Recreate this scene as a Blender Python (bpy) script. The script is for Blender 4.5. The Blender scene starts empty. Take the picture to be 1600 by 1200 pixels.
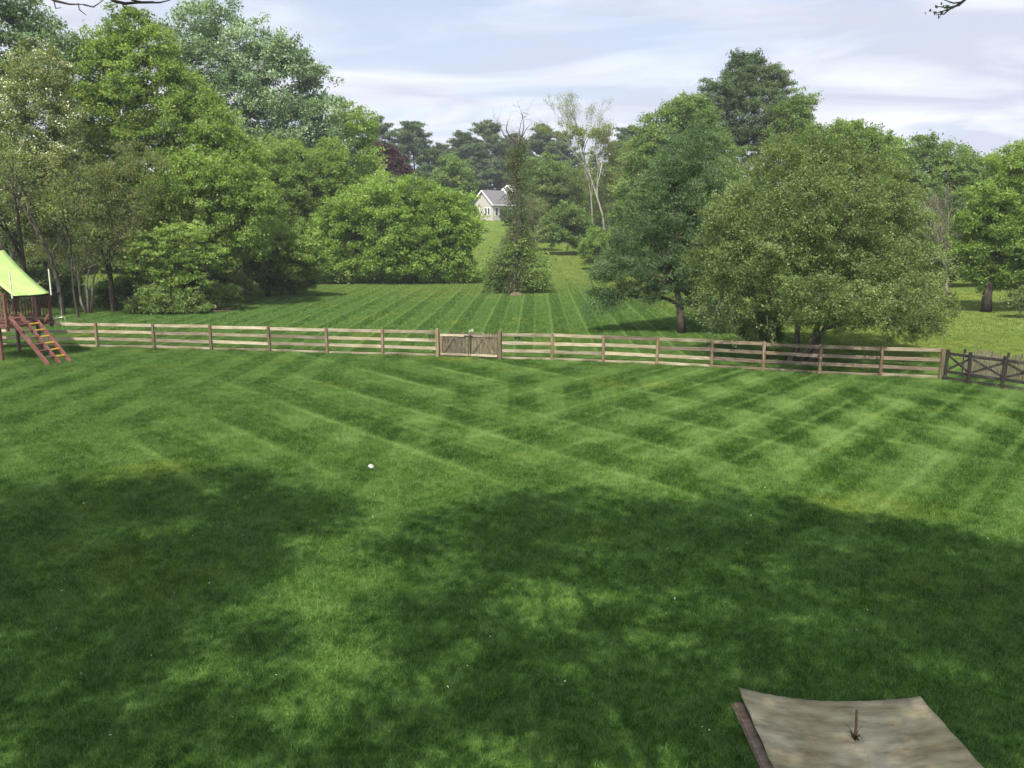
import bpy, bmesh, math, random
import numpy as np
from mathutils import Vector, Matrix, noise as mnoise

R = math.radians
scene = bpy.context.scene
COL = scene.collection

# ------------------------------------------------------------------ camera, sky, sun, exposure
FX, PITCH, CZ = 1295.0, R(11.0), 5.8
cd = bpy.data.cameras.new('camera')
cam = bpy.data.objects.new('camera', cd)
COL.objects.link(cam)
cam.location = (0, 0, CZ)
cam.rotation_euler = (R(90) - PITCH, 0, 0)
cd.sensor_width = 36.0
cd.lens = 36.0 * FX / 1600.0
cd.clip_start = 0.1
cd.clip_end = 5000
scene.camera = cam

SUN_EL, SUN_AZ = R(54), R(-163)      # azimuth from +Y towards +X: behind the camera, to the left
S = Vector((math.sin(SUN_AZ) * math.cos(SUN_EL), math.cos(SUN_AZ) * math.cos(SUN_EL), math.sin(SUN_EL)))
SKY_STRENGTH = 0.095
sd = bpy.data.lights.new('sun', 'SUN')
sd.energy = 4.2
sd.angle = R(0.6)
sd.color = (1.0, 0.95, 0.86)
sun = bpy.data.objects.new('sun', sd)
COL.objects.link(sun)
sun.rotation_euler = S.to_track_quat('Z', 'Y').to_euler()
sun.location = S * 200

world = bpy.data.worlds.new('World')
scene.world = world
world.use_nodes = True
wn, wl = world.node_tree.nodes, world.node_tree.links
wn.clear()
def N(tree, kind, **kw):
    n = tree.nodes.new(kind)
    for k, v in kw.items():
        setattr(n, k, v)
    return n
W = world.node_tree
out = N(W, 'ShaderNodeOutputWorld')
sky = N(W, 'ShaderNodeTexSky', sky_type='NISHITA')
sky.sun_disc = False
sky.sun_elevation = SUN_EL
sky.sun_rotation = SUN_AZ
sky.air_density = 1.0
sky.dust_density = 0.6
sky.ozone_density = 1.6
bg1 = N(W, 'ShaderNodeBackground')
bg1.inputs['Strength'].default_value = SKY_STRENGTH
wl.new(sky.outputs[0], bg1.inputs['Color'])
# thin streaky cloud sheet: direction projected on a plane overhead
tc = N(W, 'ShaderNodeTexCoord')
sep = N(W, 'ShaderNodeSeparateXYZ')
wl.new(tc.outputs['Generated'], sep.inputs[0])
zc = N(W, 'ShaderNodeMath', operation='MAXIMUM'); zc.inputs[1].default_value = 0.0
wl.new(sep.outputs['Z'], zc.inputs[0])
za = N(W, 'ShaderNodeMath', operation='ADD'); za.inputs[1].default_value = 0.09
wl.new(zc.outputs[0], za.inputs[0])
dx = N(W, 'ShaderNodeMath', operation='DIVIDE'); dy = N(W, 'ShaderNodeMath', operation='DIVIDE')
wl.new(sep.outputs['X'], dx.inputs[0]); wl.new(za.outputs[0], dx.inputs[1])
wl.new(sep.outputs['Y'], dy.inputs[0]); wl.new(za.outputs[0], dy.inputs[1])
cmb = N(W, 'ShaderNodeCombineXYZ')
wl.new(dx.outputs[0], cmb.inputs['X']); wl.new(dy.outputs[0], cmb.inputs['Y'])
mp = N(W, 'ShaderNodeMapping')
mp.inputs['Rotation'].default_value = (0, 0, R(-12))
mp.inputs['Scale'].default_value = (0.62, 1.0, 1)
mp.inputs['Location'].default_value = (1.3, 4.2, 0)
wl.new(cmb.outputs[0], mp.inputs['Vector'])
n1 = N(W, 'ShaderNodeTexNoise'); n1.inputs['Scale'].default_value = 0.8
n1.inputs['Detail'].default_value = 7; n1.inputs['Roughness'].default_value = 0.52; n1.inputs['Distortion'].default_value = 1.2
wl.new(mp.outputs[0], n1.inputs['Vector'])
cr = N(W, 'ShaderNodeValToRGB')
cr.color_ramp.elements[0].position = 0.38; cr.color_ramp.elements[0].color = (0, 0, 0, 1)
cr.color_ramp.elements[1].position = 0.72; cr.color_ramp.elements[1].color = (1, 1, 1, 1)
wl.new(n1.outputs['Fac'], cr.inputs[0])
n2 = N(W, 'ShaderNodeTexNoise'); n2.inputs['Scale'].default_value = 1.15
n2.inputs['Detail'].default_value = 7; n2.inputs['Roughness'].default_value = 0.52; n2.inputs['Distortion'].default_value = 1.0
mp2 = N(W, 'ShaderNodeMapping'); mp2.inputs['Location'].default_value = (7.7, 1.1, 3.0)
mp2.inputs['Scale'].default_value = (0.75, 1.1, 1); mp2.inputs['Rotation'].default_value = (0, 0, R(20))
wl.new(cmb.outputs[0], mp2.inputs['Vector']); wl.new(mp2.outputs[0], n2.inputs['Vector'])
cr2 = N(W, 'ShaderNodeValToRGB')      # grey-lavender undersides to white tops
cr2.color_ramp.elements[0].position = 0.40; cr2.color_ramp.elements[0].color = (0.59, 0.63, 0.755, 1)
cr2.color_ramp.elements[1].position = 0.66; cr2.color_ramp.elements[1].color = (0.86, 0.885, 0.94, 1)
wl.new(n2.outputs['Fac'], cr2.inputs[0])
bg2 = N(W, 'ShaderNodeBackground'); # thin cloud made brighter towards the sun, unseen behind the camera, added to fill the shade
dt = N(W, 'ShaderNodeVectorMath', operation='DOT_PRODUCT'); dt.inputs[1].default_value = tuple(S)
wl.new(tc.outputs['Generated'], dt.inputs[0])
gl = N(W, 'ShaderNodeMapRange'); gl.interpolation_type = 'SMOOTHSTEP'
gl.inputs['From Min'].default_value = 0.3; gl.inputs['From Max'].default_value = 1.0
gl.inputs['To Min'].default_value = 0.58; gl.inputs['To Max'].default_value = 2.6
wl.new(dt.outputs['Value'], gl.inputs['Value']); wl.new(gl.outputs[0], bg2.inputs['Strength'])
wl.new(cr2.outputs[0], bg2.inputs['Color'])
hz = N(W, 'ShaderNodeMapRange')       # the sheet is thinner overhead, thick towards the horizon
hz.inputs['From Min'].default_value = 0.02; hz.inputs['From Max'].default_value = 0.75
hz.inputs['To Min'].default_value = 1.0; hz.inputs['To Max'].default_value = 0.0
wl.new(sep.outputs['Z'], hz.inputs['Value'])
mx = N(W, 'ShaderNodeMath', operation='MULTIPLY_ADD')
mx.inputs[1].default_value = 0.42; mx.use_clamp = True
wl.new(cr.outputs[0], mx.inputs[0]); wl.new(hz.outputs[0], mx.inputs[2])
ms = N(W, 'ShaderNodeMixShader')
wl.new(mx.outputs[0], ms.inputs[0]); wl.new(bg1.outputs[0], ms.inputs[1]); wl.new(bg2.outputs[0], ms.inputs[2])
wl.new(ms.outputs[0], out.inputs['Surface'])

vs = scene.view_settings
scene.display_settings.display_device = 'sRGB'
vs.view_transform = 'Standard'
vs.look = 'None'
vs.exposure = 1.0
vs.gamma = 1.0
vs.use_curve_mapping = False
scene.cycles.max_bounces = 8
scene.cycles.diffuse_bounces = 6
scene.cycles.glossy_bounces = 2
scene.cycles.transparent_max_bounces = 4
scene.cycles.use_denoising = True
scene.cycles.denoiser = 'OPENIMAGEDENOISE'
scene.cycles.denoising_input_passes = 'RGB_ALBEDO_NORMAL'
scene.cycles.denoising_prefilter = 'ACCURATE'

# ------------------------------------------------------------------ helpers
def ray(px, py):
    u, v = (px - 800) / FX, (600 - py) / FX
    return u, v * math.sin(PITCH) + math.cos(PITCH), v * math.cos(PITCH) - math.sin(PITCH)
def at(px, py, Y):
    x, y, z = ray(px, py); t = Y / y
    return Vector((x * t, Y, CZ + z * t))
def hgt(x, y):
    if y < 75: return 0.0
    if y < 185: return 0.0006 * (y - 75) ** 2
    return 7.26 + 0.132 * 25 * (1 - math.exp(-(y - 185) / 25))
def gnd(px, py):
    x, y, z = ray(px, py); t = 3.0
    while t < 400 and CZ + z * t > hgt(x * t, y * t): t += 0.05
    return Vector((x * t, y * t, hgt(x * t, y * t)))
def ppm(Y): return FX / Y

def tag(o, label=None, cat=None, group=None, kind=None):
    if label: o['label'] = label
    if cat: o['category'] = cat
    if group: o['group'] = group
    if kind: o['kind'] = kind
    return o
def thing(name, label, cat, loc=(0, 0, 0), rz=0.0, group=None):
    o = bpy.data.objects.new(name, None)
    COL.objects.link(o)
    o.empty_display_size = 0.2
    o.location = loc; o.rotation_euler = (0, 0, rz)
    return tag(o, label, cat, group)
def link(name, me, mat, parent=None):
    o = bpy.data.objects.new(name, me)
    if mat is not None: me.materials.append(mat)
    COL.objects.link(o)
    if parent is not None: o.parent = parent
    return o

class MB:
    """collects shapes into one mesh"""
    def __init__(s): s.v, s.f = [], []
    def add(s, vs_, fs):
        b = len(s.v); s.v += [tuple(p) for p in vs_]; s.f += [tuple(b + i for i in f) for f in fs]; return s
    def box(s, c, size, rot=None, bev=0.0):
        bm = bmesh.new(); bmesh.ops.create_cube(bm, size=1)
        for q in bm.verts: q.co = Vector((q.co.x * size[0], q.co.y * size[1], q.co.z * size[2]))
        if bev: bmesh.ops.bevel(bm, geom=list(bm.edges), offset=bev, segments=1, affect='EDGES')
        m = rot if rot is not None else Matrix.Identity(3)
        bm.verts.index_update()
        s.add([m @ q.co + Vector(c) for q in bm.verts], [[q.index for q in f.verts] for f in bm.faces]); bm.free(); return s
    def beam(s, a, b, w, t, up=(0, 0, 1), bev=0.006):
        a, b = Vector(a), Vector(b); d = b - a; L = d.length; d.normalize()
        sd_ = d.cross(Vector(up))
        if sd_.length < 1e-4: sd_ = d.cross(Vector((1, 0, 0)))
        sd_.normalize(); u = sd_.cross(d).normalized()
        m = Matrix((d, sd_, u)).transposed()
        return s.box((a + b) / 2, (L, t, w), m, bev)
    def tube(s, pts, rad, n=6, cap=True):
        pts = [Vector(p) for p in pts]; k = len(pts); b = len(s.v)
        ref = Vector((0.31, 0.87, 0.13))
        for i, p in enumerate(pts):
            d = (pts[min(i + 1, k - 1)] - pts[max(i - 1, 0)])
            if d.length < 1e-6: d = Vector((0, 0, 1))
            d.normalize(); x = d.cross(ref)
            if x.length < 0.05: x = d.cross(Vector((1, 0, 0)))
            x.normalize(); y = d.cross(x)
            r = rad[i] if hasattr(rad, '__len__') else rad
            for j in range(n):
                a = 2 * math.pi * j / n
                s.v.append(tuple(p + (x * math.cos(a) + y * math.sin(a)) * r))
        for i in range(k - 1):
            for j in range(n):
                j2 = (j + 1) % n
                s.f.append((b + i * n + j, b + i * n + j2, b + (i + 1) * n + j2, b + (i + 1) * n + j))
        if cap:
            s.f.append(tuple(b + (k - 1) * n + j for j in range(n)))
            s.f.append(tuple(b + n - 1 - j for j in range(n)))
        return s
    def build(s, name, mat, parent=None, smooth=False):
        me = bpy.data.meshes.new(name); me.from_pydata(s.v, [], s.f); me.update()
        if smooth: me.polygons.foreach_set('use_smooth', [True] * len(me.polygons))
        return link(name, me, mat, parent)

def quads_mesh(name, V, n_per, tint, mat, parent):
    """V: (M*n_per,3) array of polygons with n_per corners each; tint: (M,) face attribute"""
    M = len(V) // n_per
    me = bpy.data.meshes.new(name)
    me.vertices.add(len(V)); me.vertices.foreach_set('co', np.ascontiguousarray(V, dtype=np.float32).ravel())
    me.loops.add(len(V)); me.loops.foreach_set('vertex_index', np.arange(len(V), dtype=np.int32))
    me.polygons.add(M)
    me.polygons.foreach_set('loop_start', np.arange(0, len(V), n_per, dtype=np.int32))
    me.polygons.foreach_set('loop_total', np.full(M, n_per, dtype=np.int32))
    a = me.attributes.new('tint', 'FLOAT', 'FACE'); a.data.foreach_set('value', tint.astype(np.float32))
    me.update(calc_edges=True)
    return link(name, me, mat, parent)

# ------------------------------------------------------------------ materials
def mat(name):
    m = bpy.data.materials.new(name); m.use_nodes = True
    t = m.node_tree; b = t.nodes['Principled BSDF']
    return m, t, b
def ramp(t, stops):
    r = t.nodes.new('ShaderNodeValToRGB'); e = r.color_ramp.elements
    while len(e) < len(stops): e.new(0.5)
    for q, (p, c) in zip(e, stops): q.position = p; q.color = (*c, 1)
    return r
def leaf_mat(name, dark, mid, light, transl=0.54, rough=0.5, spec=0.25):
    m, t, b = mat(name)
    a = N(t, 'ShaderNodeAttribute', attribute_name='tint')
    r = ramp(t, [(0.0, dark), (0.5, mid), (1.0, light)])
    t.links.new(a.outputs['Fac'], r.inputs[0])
    t.links.new(r.outputs[0], b.inputs['Base Color'])
    b.inputs['Roughness'].default_value = rough
    b.inputs['Specular IOR Level'].default_value = spec
    tr = N(t, 'ShaderNodeBsdfTranslucent')
    mm = N(t, 'ShaderNodeMix', data_type='RGBA', blend_type='MULTIPLY')
    mm.inputs['Factor'].default_value = 1.0
    mm.inputs['B'].default_value = (1.6, 1.55, 0.75, 1)
    t.links.new(r.outputs[0], mm.inputs['A']); t.links.new(mm.outputs['Result'], tr.inputs['Color'])
    ms_ = N(t, 'ShaderNodeMixShader'); ms_.inputs[0].default_value = transl
    t.links.new(b.outputs[0], ms_.inputs[1]); t.links.new(tr.outputs[0], ms_.inputs[2])
    t.links.new(ms_.outputs[0], t.nodes['Material Output'].inputs['Surface'])
    return m
def bark_mat(name, c1, c2, scale=6.0):
    m, t, b = mat(name)
    g = N(t, 'ShaderNodeNewGeometry'); mp_ = N(t, 'ShaderNodeMapping'); mp_.inputs['Scale'].default_value = (1, 1, 0.22)
    t.links.new(g.outputs['Position'], mp_.inputs['Vector'])
    n = N(t, 'ShaderNodeTexNoise'); n.inputs['Scale'].default_value = scale; n.inputs['Detail'].default_value = 6
    t.links.new(mp_.outputs[0], n.inputs['Vector'])
    r = ramp(t, [(0.3, c1), (0.7, c2)]); t.links.new(n.outputs['Fac'], r.inputs[0])
    t.links.new(r.outputs[0], b.inputs['Base Color']); b.inputs['Roughness'].default_value = 0.9
    b.inputs['Specular IOR Level'].default_value = 0.15
    bp = N(t, 'ShaderNodeBump'); bp.inputs['Strength'].default_value = 0.7; bp.inputs['Distance'].default_value = 0.04
    t.links.new(n.outputs['Fac'], bp.inputs['Height']); t.links.new(bp.outputs[0], b.inputs['Normal'])
    return m
def wood_mat(name, c1, c2, c3, scale=(1.2, 14, 14), var=0.35):
    m, t, b = mat(name)
    tc_ = N(t, 'ShaderNodeTexCoord'); oi = N(t, 'ShaderNodeObjectInfo')
    mp_ = N(t, 'ShaderNodeMapping'); mp_.inputs['Scale'].default_value = scale
    va = N(t, 'ShaderNodeVectorMath', operation='ADD'); sc = N(t, 'ShaderNodeMath', operation='MULTIPLY'); sc.inputs[1].default_value = 37.0
    t.links.new(oi.outputs['Random'], sc.inputs[0]); t.links.new(tc_.outputs['Object'], va.inputs[0]); t.links.new(sc.outputs[0], va.inputs[1])
    t.links.new(va.outputs[0], mp_.inputs['Vector'])
    n = N(t, 'ShaderNodeTexNoise'); n.inputs['Scale'].default_value = 1.6; n.inputs['Detail'].default_value = 7; n.inputs['Roughness'].default_value = 0.62
    t.links.new(mp_.outputs[0], n.inputs['Vector'])
    n2_ = N(t, 'ShaderNodeTexNoise'); n2_.inputs['Scale'].default_value = 1.3; n2_.inputs['Detail'].default_value = 3
    t.links.new(va.outputs[0], n2_.inputs['Vector'])
    r = ramp(t, [(0.28, c1), (0.5, c2), (0.72, c3)]); t.links.new(n.outputs['Fac'], r.inputs[0])
    hs = N(t, 'ShaderNodeHueSaturation')
    v1 = N(t, 'ShaderNodeMapRange'); v1.inputs['To Min'].default_value = 1 - var; v1.inputs['To Max'].default_value = 1 + var
    ad = N(t, 'ShaderNodeMath', operation='ADD'); t.links.new(oi.outputs['Random'], ad.inputs[0]); t.links.new(n2_.outputs['Fac'], ad.inputs[1])
    v1.inputs['From Min'].default_value = 0.3; v1.inputs['From Max'].default_value = 1.7
    t.links.new(ad.outputs[0], v1.inputs['Value']); t.links.new(v1.outputs[0], hs.inputs['Value'])
    s1 = N(t, 'ShaderNodeMapRange'); s1.inputs['To Min'].default_value = 1.2; s1.inputs['To Max'].default_value = 0.6
    t.links.new(n2_.outputs['Fac'], s1.inputs['Value']); t.links.new(s1.outputs[0], hs.inputs['Saturation'])
    t.links.new(r.outputs[0], hs.inputs['Color']); t.links.new(hs.outputs[0], b.inputs['Base Color'])
    b.inputs['Roughness'].default_value = 0.8; b.inputs['Specular IOR Level'].default_value = 0.2
    bp = N(t, 'ShaderNodeBump'); bp.inputs['Strength'].default_value = 0.35; bp.inputs['Distance'].default_value = 0.01
    t.links.new(n.outputs['Fac'], bp.inputs['Height']); t.links.new(bp.outputs[0], b.inputs['Normal'])
    return m
def plain(name, c, rough=0.6, nscale=8, amt=0.2, metal=0.0):
    m, t, b = mat(name)
    tc_ = N(t, 'ShaderNodeTexCoord'); n = N(t, 'ShaderNodeTexNoise'); n.inputs['Scale'].default_value = nscale; n.inputs['Detail'].default_value = 5
    t.links.new(tc_.outputs['Object'], n.inputs['Vector'])
    r = ramp(t, [(0.3, tuple(q * (1 - amt) for q in c)), (0.7, tuple(min(1, q * (1 + amt)) for q in c))])
    t.links.new(n.outputs['Fac'], r.inputs[0]); t.links.new(r.outputs[0], b.inputs['Base Color'])
    b.inputs['Roughness'].default_value = rough; b.inputs['Metallic'].default_value = metal
    return m

# lawn colour: world-space mowing stripes (sheen of bent blades put into the colour), patches, fine grain; shared by soil sheet and blades
def lawn_colour(t, blades):
    g = N(t, 'ShaderNodeNewGeometry'); sp = N(t, 'ShaderNodeSeparateXYZ'); t.links.new(g.outputs['Position'], sp.inputs[0])
    L = t.links.new
    def math_(op, a, b=None, c=None, clamp=False):
        n = N(t, 'ShaderNodeMath', operation=op); n.use_clamp = clamp
        for i, q in enumerate((a, b, c)):
            if q is None: continue
            if isinstance(q, (int, float)): n.inputs[i].default_value = q
            else: L(q, n.inputs[i])
        return n.outputs[0]
    def noise_(scale, detail=4, rough=0.55, stretch=None):
        n = N(t, 'ShaderNodeTexNoise'); n.inputs['Scale'].default_value = scale; n.inputs['Detail'].default_value = detail; n.inputs['Roughness'].default_value = rough
        L(g.outputs['Position'], n.inputs['Vector'])
        return n.outputs['Fac']
    X, Y = sp.outputs['X'], sp.outputs['Y']
    wob = math_('MULTIPLY', math_('SUBTRACT', noise_(0.22, 2), 0.5), 0.22)
    def stripes(ax, ay, period, sharp):
        q = math_('ADD', math_('ADD', math_('MULTIPLY', X, ax), math_('MULTIPLY', Y, ay)), wob)
        s_ = math_('SINE', math_('MULTIPLY', q, 2 * math.pi / period))
        return math_('MULTIPLY', math_('ADD', math_('MULTIPLY', s_, sharp), 1.0), 0.5, clamp=True)
    def lines(ax, ay, period, off):
        q = math_('ADD', math_('ADD', math_('MULTIPLY', X, ax), math_('MULTIPLY', Y, ay)), math_('ADD', math_('MULTIPLY', wob, 0.8), off))
        c_ = math_('COSINE', math_('MULTIPLY', q, 2 * math.pi / period))
        mr = N(t, 'ShaderNodeMapRange'); mr.interpolation_type = 'SMOOTHSTEP'; mr.inputs['From Min'].default_value = 0.74; mr.inputs['From Max'].default_value = 1.0
        L(c_, mr.inputs['Value']); return mr.outputs[0]
    def mask(scale, lo, hi, seed):
        n = N(t, 'ShaderNodeTexNoise'); n.inputs['Scale'].default_value = scale; n.inputs['Detail'].default_value = 3
        ad = N(t, 'ShaderNodeVectorMath', operation='ADD'); ad.inputs[1].default_value = (seed, seed * 1.7, seed * 0.3)
        L(g.outputs['Position'], ad.inputs[0]); L(ad.outputs[0], n.inputs['Vector'])
        mr = N(t, 'ShaderNodeMapRange'); mr.inputs['From Min'].default_value = lo; mr.inputs['From Max'].default_value = hi
        L(n.outputs['Fac'], mr.inputs['Value']); return mr.outputs[0]
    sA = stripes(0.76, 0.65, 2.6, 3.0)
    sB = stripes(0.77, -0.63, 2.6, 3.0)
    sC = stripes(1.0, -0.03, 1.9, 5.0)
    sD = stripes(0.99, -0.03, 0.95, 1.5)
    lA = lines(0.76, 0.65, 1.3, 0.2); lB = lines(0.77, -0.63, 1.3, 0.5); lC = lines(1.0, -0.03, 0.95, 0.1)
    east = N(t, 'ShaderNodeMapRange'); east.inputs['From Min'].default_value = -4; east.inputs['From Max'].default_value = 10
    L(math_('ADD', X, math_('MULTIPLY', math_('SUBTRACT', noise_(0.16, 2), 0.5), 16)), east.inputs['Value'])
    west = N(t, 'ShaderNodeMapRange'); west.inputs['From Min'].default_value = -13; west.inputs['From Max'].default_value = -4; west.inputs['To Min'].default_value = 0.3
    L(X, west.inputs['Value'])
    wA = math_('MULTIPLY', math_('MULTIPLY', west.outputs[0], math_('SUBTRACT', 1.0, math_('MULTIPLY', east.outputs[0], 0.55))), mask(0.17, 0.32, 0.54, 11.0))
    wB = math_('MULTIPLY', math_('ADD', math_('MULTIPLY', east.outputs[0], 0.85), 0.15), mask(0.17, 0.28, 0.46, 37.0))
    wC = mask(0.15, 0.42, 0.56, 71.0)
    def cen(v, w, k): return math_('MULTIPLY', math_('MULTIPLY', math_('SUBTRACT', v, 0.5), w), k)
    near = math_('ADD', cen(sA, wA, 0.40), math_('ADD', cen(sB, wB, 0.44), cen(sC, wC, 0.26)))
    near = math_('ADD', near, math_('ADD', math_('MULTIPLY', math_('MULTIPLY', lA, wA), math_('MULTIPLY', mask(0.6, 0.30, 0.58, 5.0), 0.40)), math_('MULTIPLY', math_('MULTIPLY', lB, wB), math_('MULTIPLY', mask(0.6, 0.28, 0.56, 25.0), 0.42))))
    nf = N(t, 'ShaderNodeMapRange'); nf.interpolation_type = 'SMOOTHSTEP'; nf.inputs['From Min'].default_value = 12; nf.inputs['From Max'].default_value = 22; nf.inputs['To Min'].default_value = 0.12
    L(math_('ADD', Y, math_('MULTIPLY', math_('SUBTRACT', noise_(0.3, 2), 0.5), 8)), nf.inputs['Value'])
    near = math_('MULTIPLY', near, nf.outputs[0])
    farv = math_('ADD', math_('MULTIPLY', math_('SUBTRACT', sC, 0.5), 0.16), math_('MULTIPLY', lC, 0.28))
    isfar = N(t, 'ShaderNodeMapRange'); isfar.inputs['From Min'].default_value = 36; isfar.inputs['From Max'].default_value = 38
    L(math_('ADD', Y, math_('MULTIPLY', X, 0.12)), isfar.inputs['Value'])
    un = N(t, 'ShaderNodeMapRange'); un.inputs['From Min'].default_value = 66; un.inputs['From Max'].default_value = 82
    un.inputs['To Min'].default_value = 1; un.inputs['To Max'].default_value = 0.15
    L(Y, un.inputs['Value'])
    st = N(t, 'ShaderNodeMix', data_type='FLOAT')
    rt = N(t, 'ShaderNodeMapRange'); rt.inputs['From Min'].default_value = 11; rt.inputs['From Max'].default_value = 17
    L(math_('SUBTRACT', X, math_('MULTIPLY', math_('SUBTRACT', 46.0, Y), 0.25)), rt.inputs['Value'])
    farv = math_('MULTIPLY', farv, math_('SUBTRACT', 1.0, math_('MULTIPLY', rt.outputs[0], 0.85)))
    L(isfar.outputs[0], st.inputs['Factor']); L(near, st.inputs['A']); L(math_('MULTIPLY', farv, un.outputs[0]), st.inputs['B'])
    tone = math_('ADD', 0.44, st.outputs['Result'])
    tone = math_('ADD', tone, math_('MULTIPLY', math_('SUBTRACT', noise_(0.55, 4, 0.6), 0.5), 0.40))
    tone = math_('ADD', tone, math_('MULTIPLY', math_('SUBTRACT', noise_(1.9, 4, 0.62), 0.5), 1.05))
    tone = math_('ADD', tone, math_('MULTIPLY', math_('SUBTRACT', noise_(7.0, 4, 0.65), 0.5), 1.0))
    if blades:
        a = N(t, 'ShaderNodeAttribute', attribute_name='tint')
        tone = math_('ADD', tone, math_('MULTIPLY', math_('SUBTRACT', a.outputs['Fac'], 0.5), 0.8))
    else:
        tone = math_('ADD', tone, math_('MULTIPLY', math_('SUBTRACT', noise_(24.0, 5, 0.7), 0.5), 1.2))
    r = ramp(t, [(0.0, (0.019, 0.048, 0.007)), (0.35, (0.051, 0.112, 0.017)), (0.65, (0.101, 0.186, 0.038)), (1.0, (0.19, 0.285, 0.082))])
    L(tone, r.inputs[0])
    # yellower worn patches
    yl = N(t, 'ShaderNodeMapRange'); yl.inputs['From Min'].default_value = 0.56; yl.inputs['From Max'].default_value = 0.74
    L(noise_(0.19, 4, 0.6), yl.inputs['Value'])
    my = N(t, 'ShaderNodeMix', data_type='RGBA', blend_type='MULTIPLY'); my.inputs['B'].default_value = (1.55, 1.15, 0.8, 1)
    L(math_('MULTIPLY', yl.outputs[0], 0.8), my.inputs['Factor']); L(r.outputs[0], my.inputs['A'])
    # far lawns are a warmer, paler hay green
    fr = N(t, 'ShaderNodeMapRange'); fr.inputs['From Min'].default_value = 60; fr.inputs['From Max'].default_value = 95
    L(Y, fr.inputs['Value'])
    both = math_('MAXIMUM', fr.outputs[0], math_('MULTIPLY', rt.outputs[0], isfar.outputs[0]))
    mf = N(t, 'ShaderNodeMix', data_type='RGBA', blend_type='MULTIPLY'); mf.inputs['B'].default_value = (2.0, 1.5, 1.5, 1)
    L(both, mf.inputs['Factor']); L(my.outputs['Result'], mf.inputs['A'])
    return mf.outputs['Result'], noise_(30, 4)

def lawn_mats():
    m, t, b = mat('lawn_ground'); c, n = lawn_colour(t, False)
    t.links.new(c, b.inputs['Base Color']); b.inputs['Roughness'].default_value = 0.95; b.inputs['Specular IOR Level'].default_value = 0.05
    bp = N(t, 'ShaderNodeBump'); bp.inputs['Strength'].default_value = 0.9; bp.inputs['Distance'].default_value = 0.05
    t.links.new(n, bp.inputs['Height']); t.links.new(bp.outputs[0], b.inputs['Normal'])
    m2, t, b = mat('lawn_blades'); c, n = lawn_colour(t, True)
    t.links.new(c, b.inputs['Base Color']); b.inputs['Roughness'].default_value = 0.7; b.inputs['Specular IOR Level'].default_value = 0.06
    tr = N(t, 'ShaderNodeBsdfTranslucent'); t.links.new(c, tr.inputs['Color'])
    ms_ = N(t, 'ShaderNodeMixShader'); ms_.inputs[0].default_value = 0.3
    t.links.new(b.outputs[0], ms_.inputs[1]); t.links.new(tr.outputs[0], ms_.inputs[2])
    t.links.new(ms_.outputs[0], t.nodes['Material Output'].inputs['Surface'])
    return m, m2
LAWN, BLADES = lawn_mats()

BARK_GREY = bark_mat('bark_grey', (0.045, 0.037, 0.028), (0.13, 0.11, 0.085))
BARK_DARK = bark_mat('bark_dark', (0.022, 0.018, 0.013), (0.075, 0.06, 0.045))
BARK_PALE = bark_mat('bark_pale', (0.11, 0.10, 0.075), (0.33, 0.305, 0.25), 2.0)
BARK_TWIG = bark_mat('bark_twig', (0.11, 0.09, 0.065), (0.26, 0.22, 0.17))
BARK_RED = bark_mat('bark_red', (0.06, 0.04, 0.03), (0.17, 0.115, 0.085))
LEAF = {
    'maple': leaf_mat('leaf_maple', (0.077, 0.130, 0.026), (0.171, 0.254, 0.057), (0.307, 0.401, 0.130)),
    'lime': leaf_mat('leaf_lime', (0.094, 0.159, 0.026), (0.195, 0.295, 0.059), (0.342, 0.448, 0.142)),
    'silver': leaf_mat('leaf_silver', (0.073, 0.124, 0.059), (0.147, 0.224, 0.100), (0.401, 0.496, 0.319), 0.36, 0.4, 0.4),
    'mid': leaf_mat('leaf_mid', (0.065, 0.112, 0.028), (0.142, 0.212, 0.061), (0.260, 0.342, 0.124)),
    'olive': leaf_mat('leaf_olive', (0.085, 0.115, 0.036), (0.165, 0.205, 0.072), (0.29, 0.33, 0.155)),
    'dark': leaf_mat('leaf_dark', (0.038, 0.073, 0.024), (0.085, 0.139, 0.045), (0.165, 0.236, 0.088)),
    'apple': leaf_mat('leaf_apple', (0.060, 0.090, 0.028), (0.130, 0.182, 0.056), (0.245, 0.31, 0.125), 0.42, 0.5, 0.2),
    'pine': leaf_mat('leaf_pine', (0.045, 0.075, 0.030), (0.095, 0.145, 0.062), (0.18, 0.235, 0.115), 0.4),
    'hemlock': leaf_mat('leaf_hemlock', (0.042, 0.080, 0.030), (0.090, 0.148, 0.058), (0.17, 0.24, 0.11), 0.4),
    'purple': leaf_mat('leaf_purple', (0.028, 0.012, 0.014), (0.065, 0.027, 0.03), (0.12, 0.055, 0.052), 0.3),
    'brown': leaf_mat('leaf_brown', (0.075, 0.095, 0.030), (0.155, 0.18, 0.068), (0.27, 0.29, 0.14)),
    'spring': leaf_mat('leaf_spring', (0.09, 0.115, 0.028), (0.18, 0.215, 0.06), (0.31, 0.34, 0.13)),
    'blossom': leaf_mat('petal_white', (0.44, 0.45, 0.32), (0.62, 0.63, 0.49), (0.78, 0.78, 0.66), 0.3),
}

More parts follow.
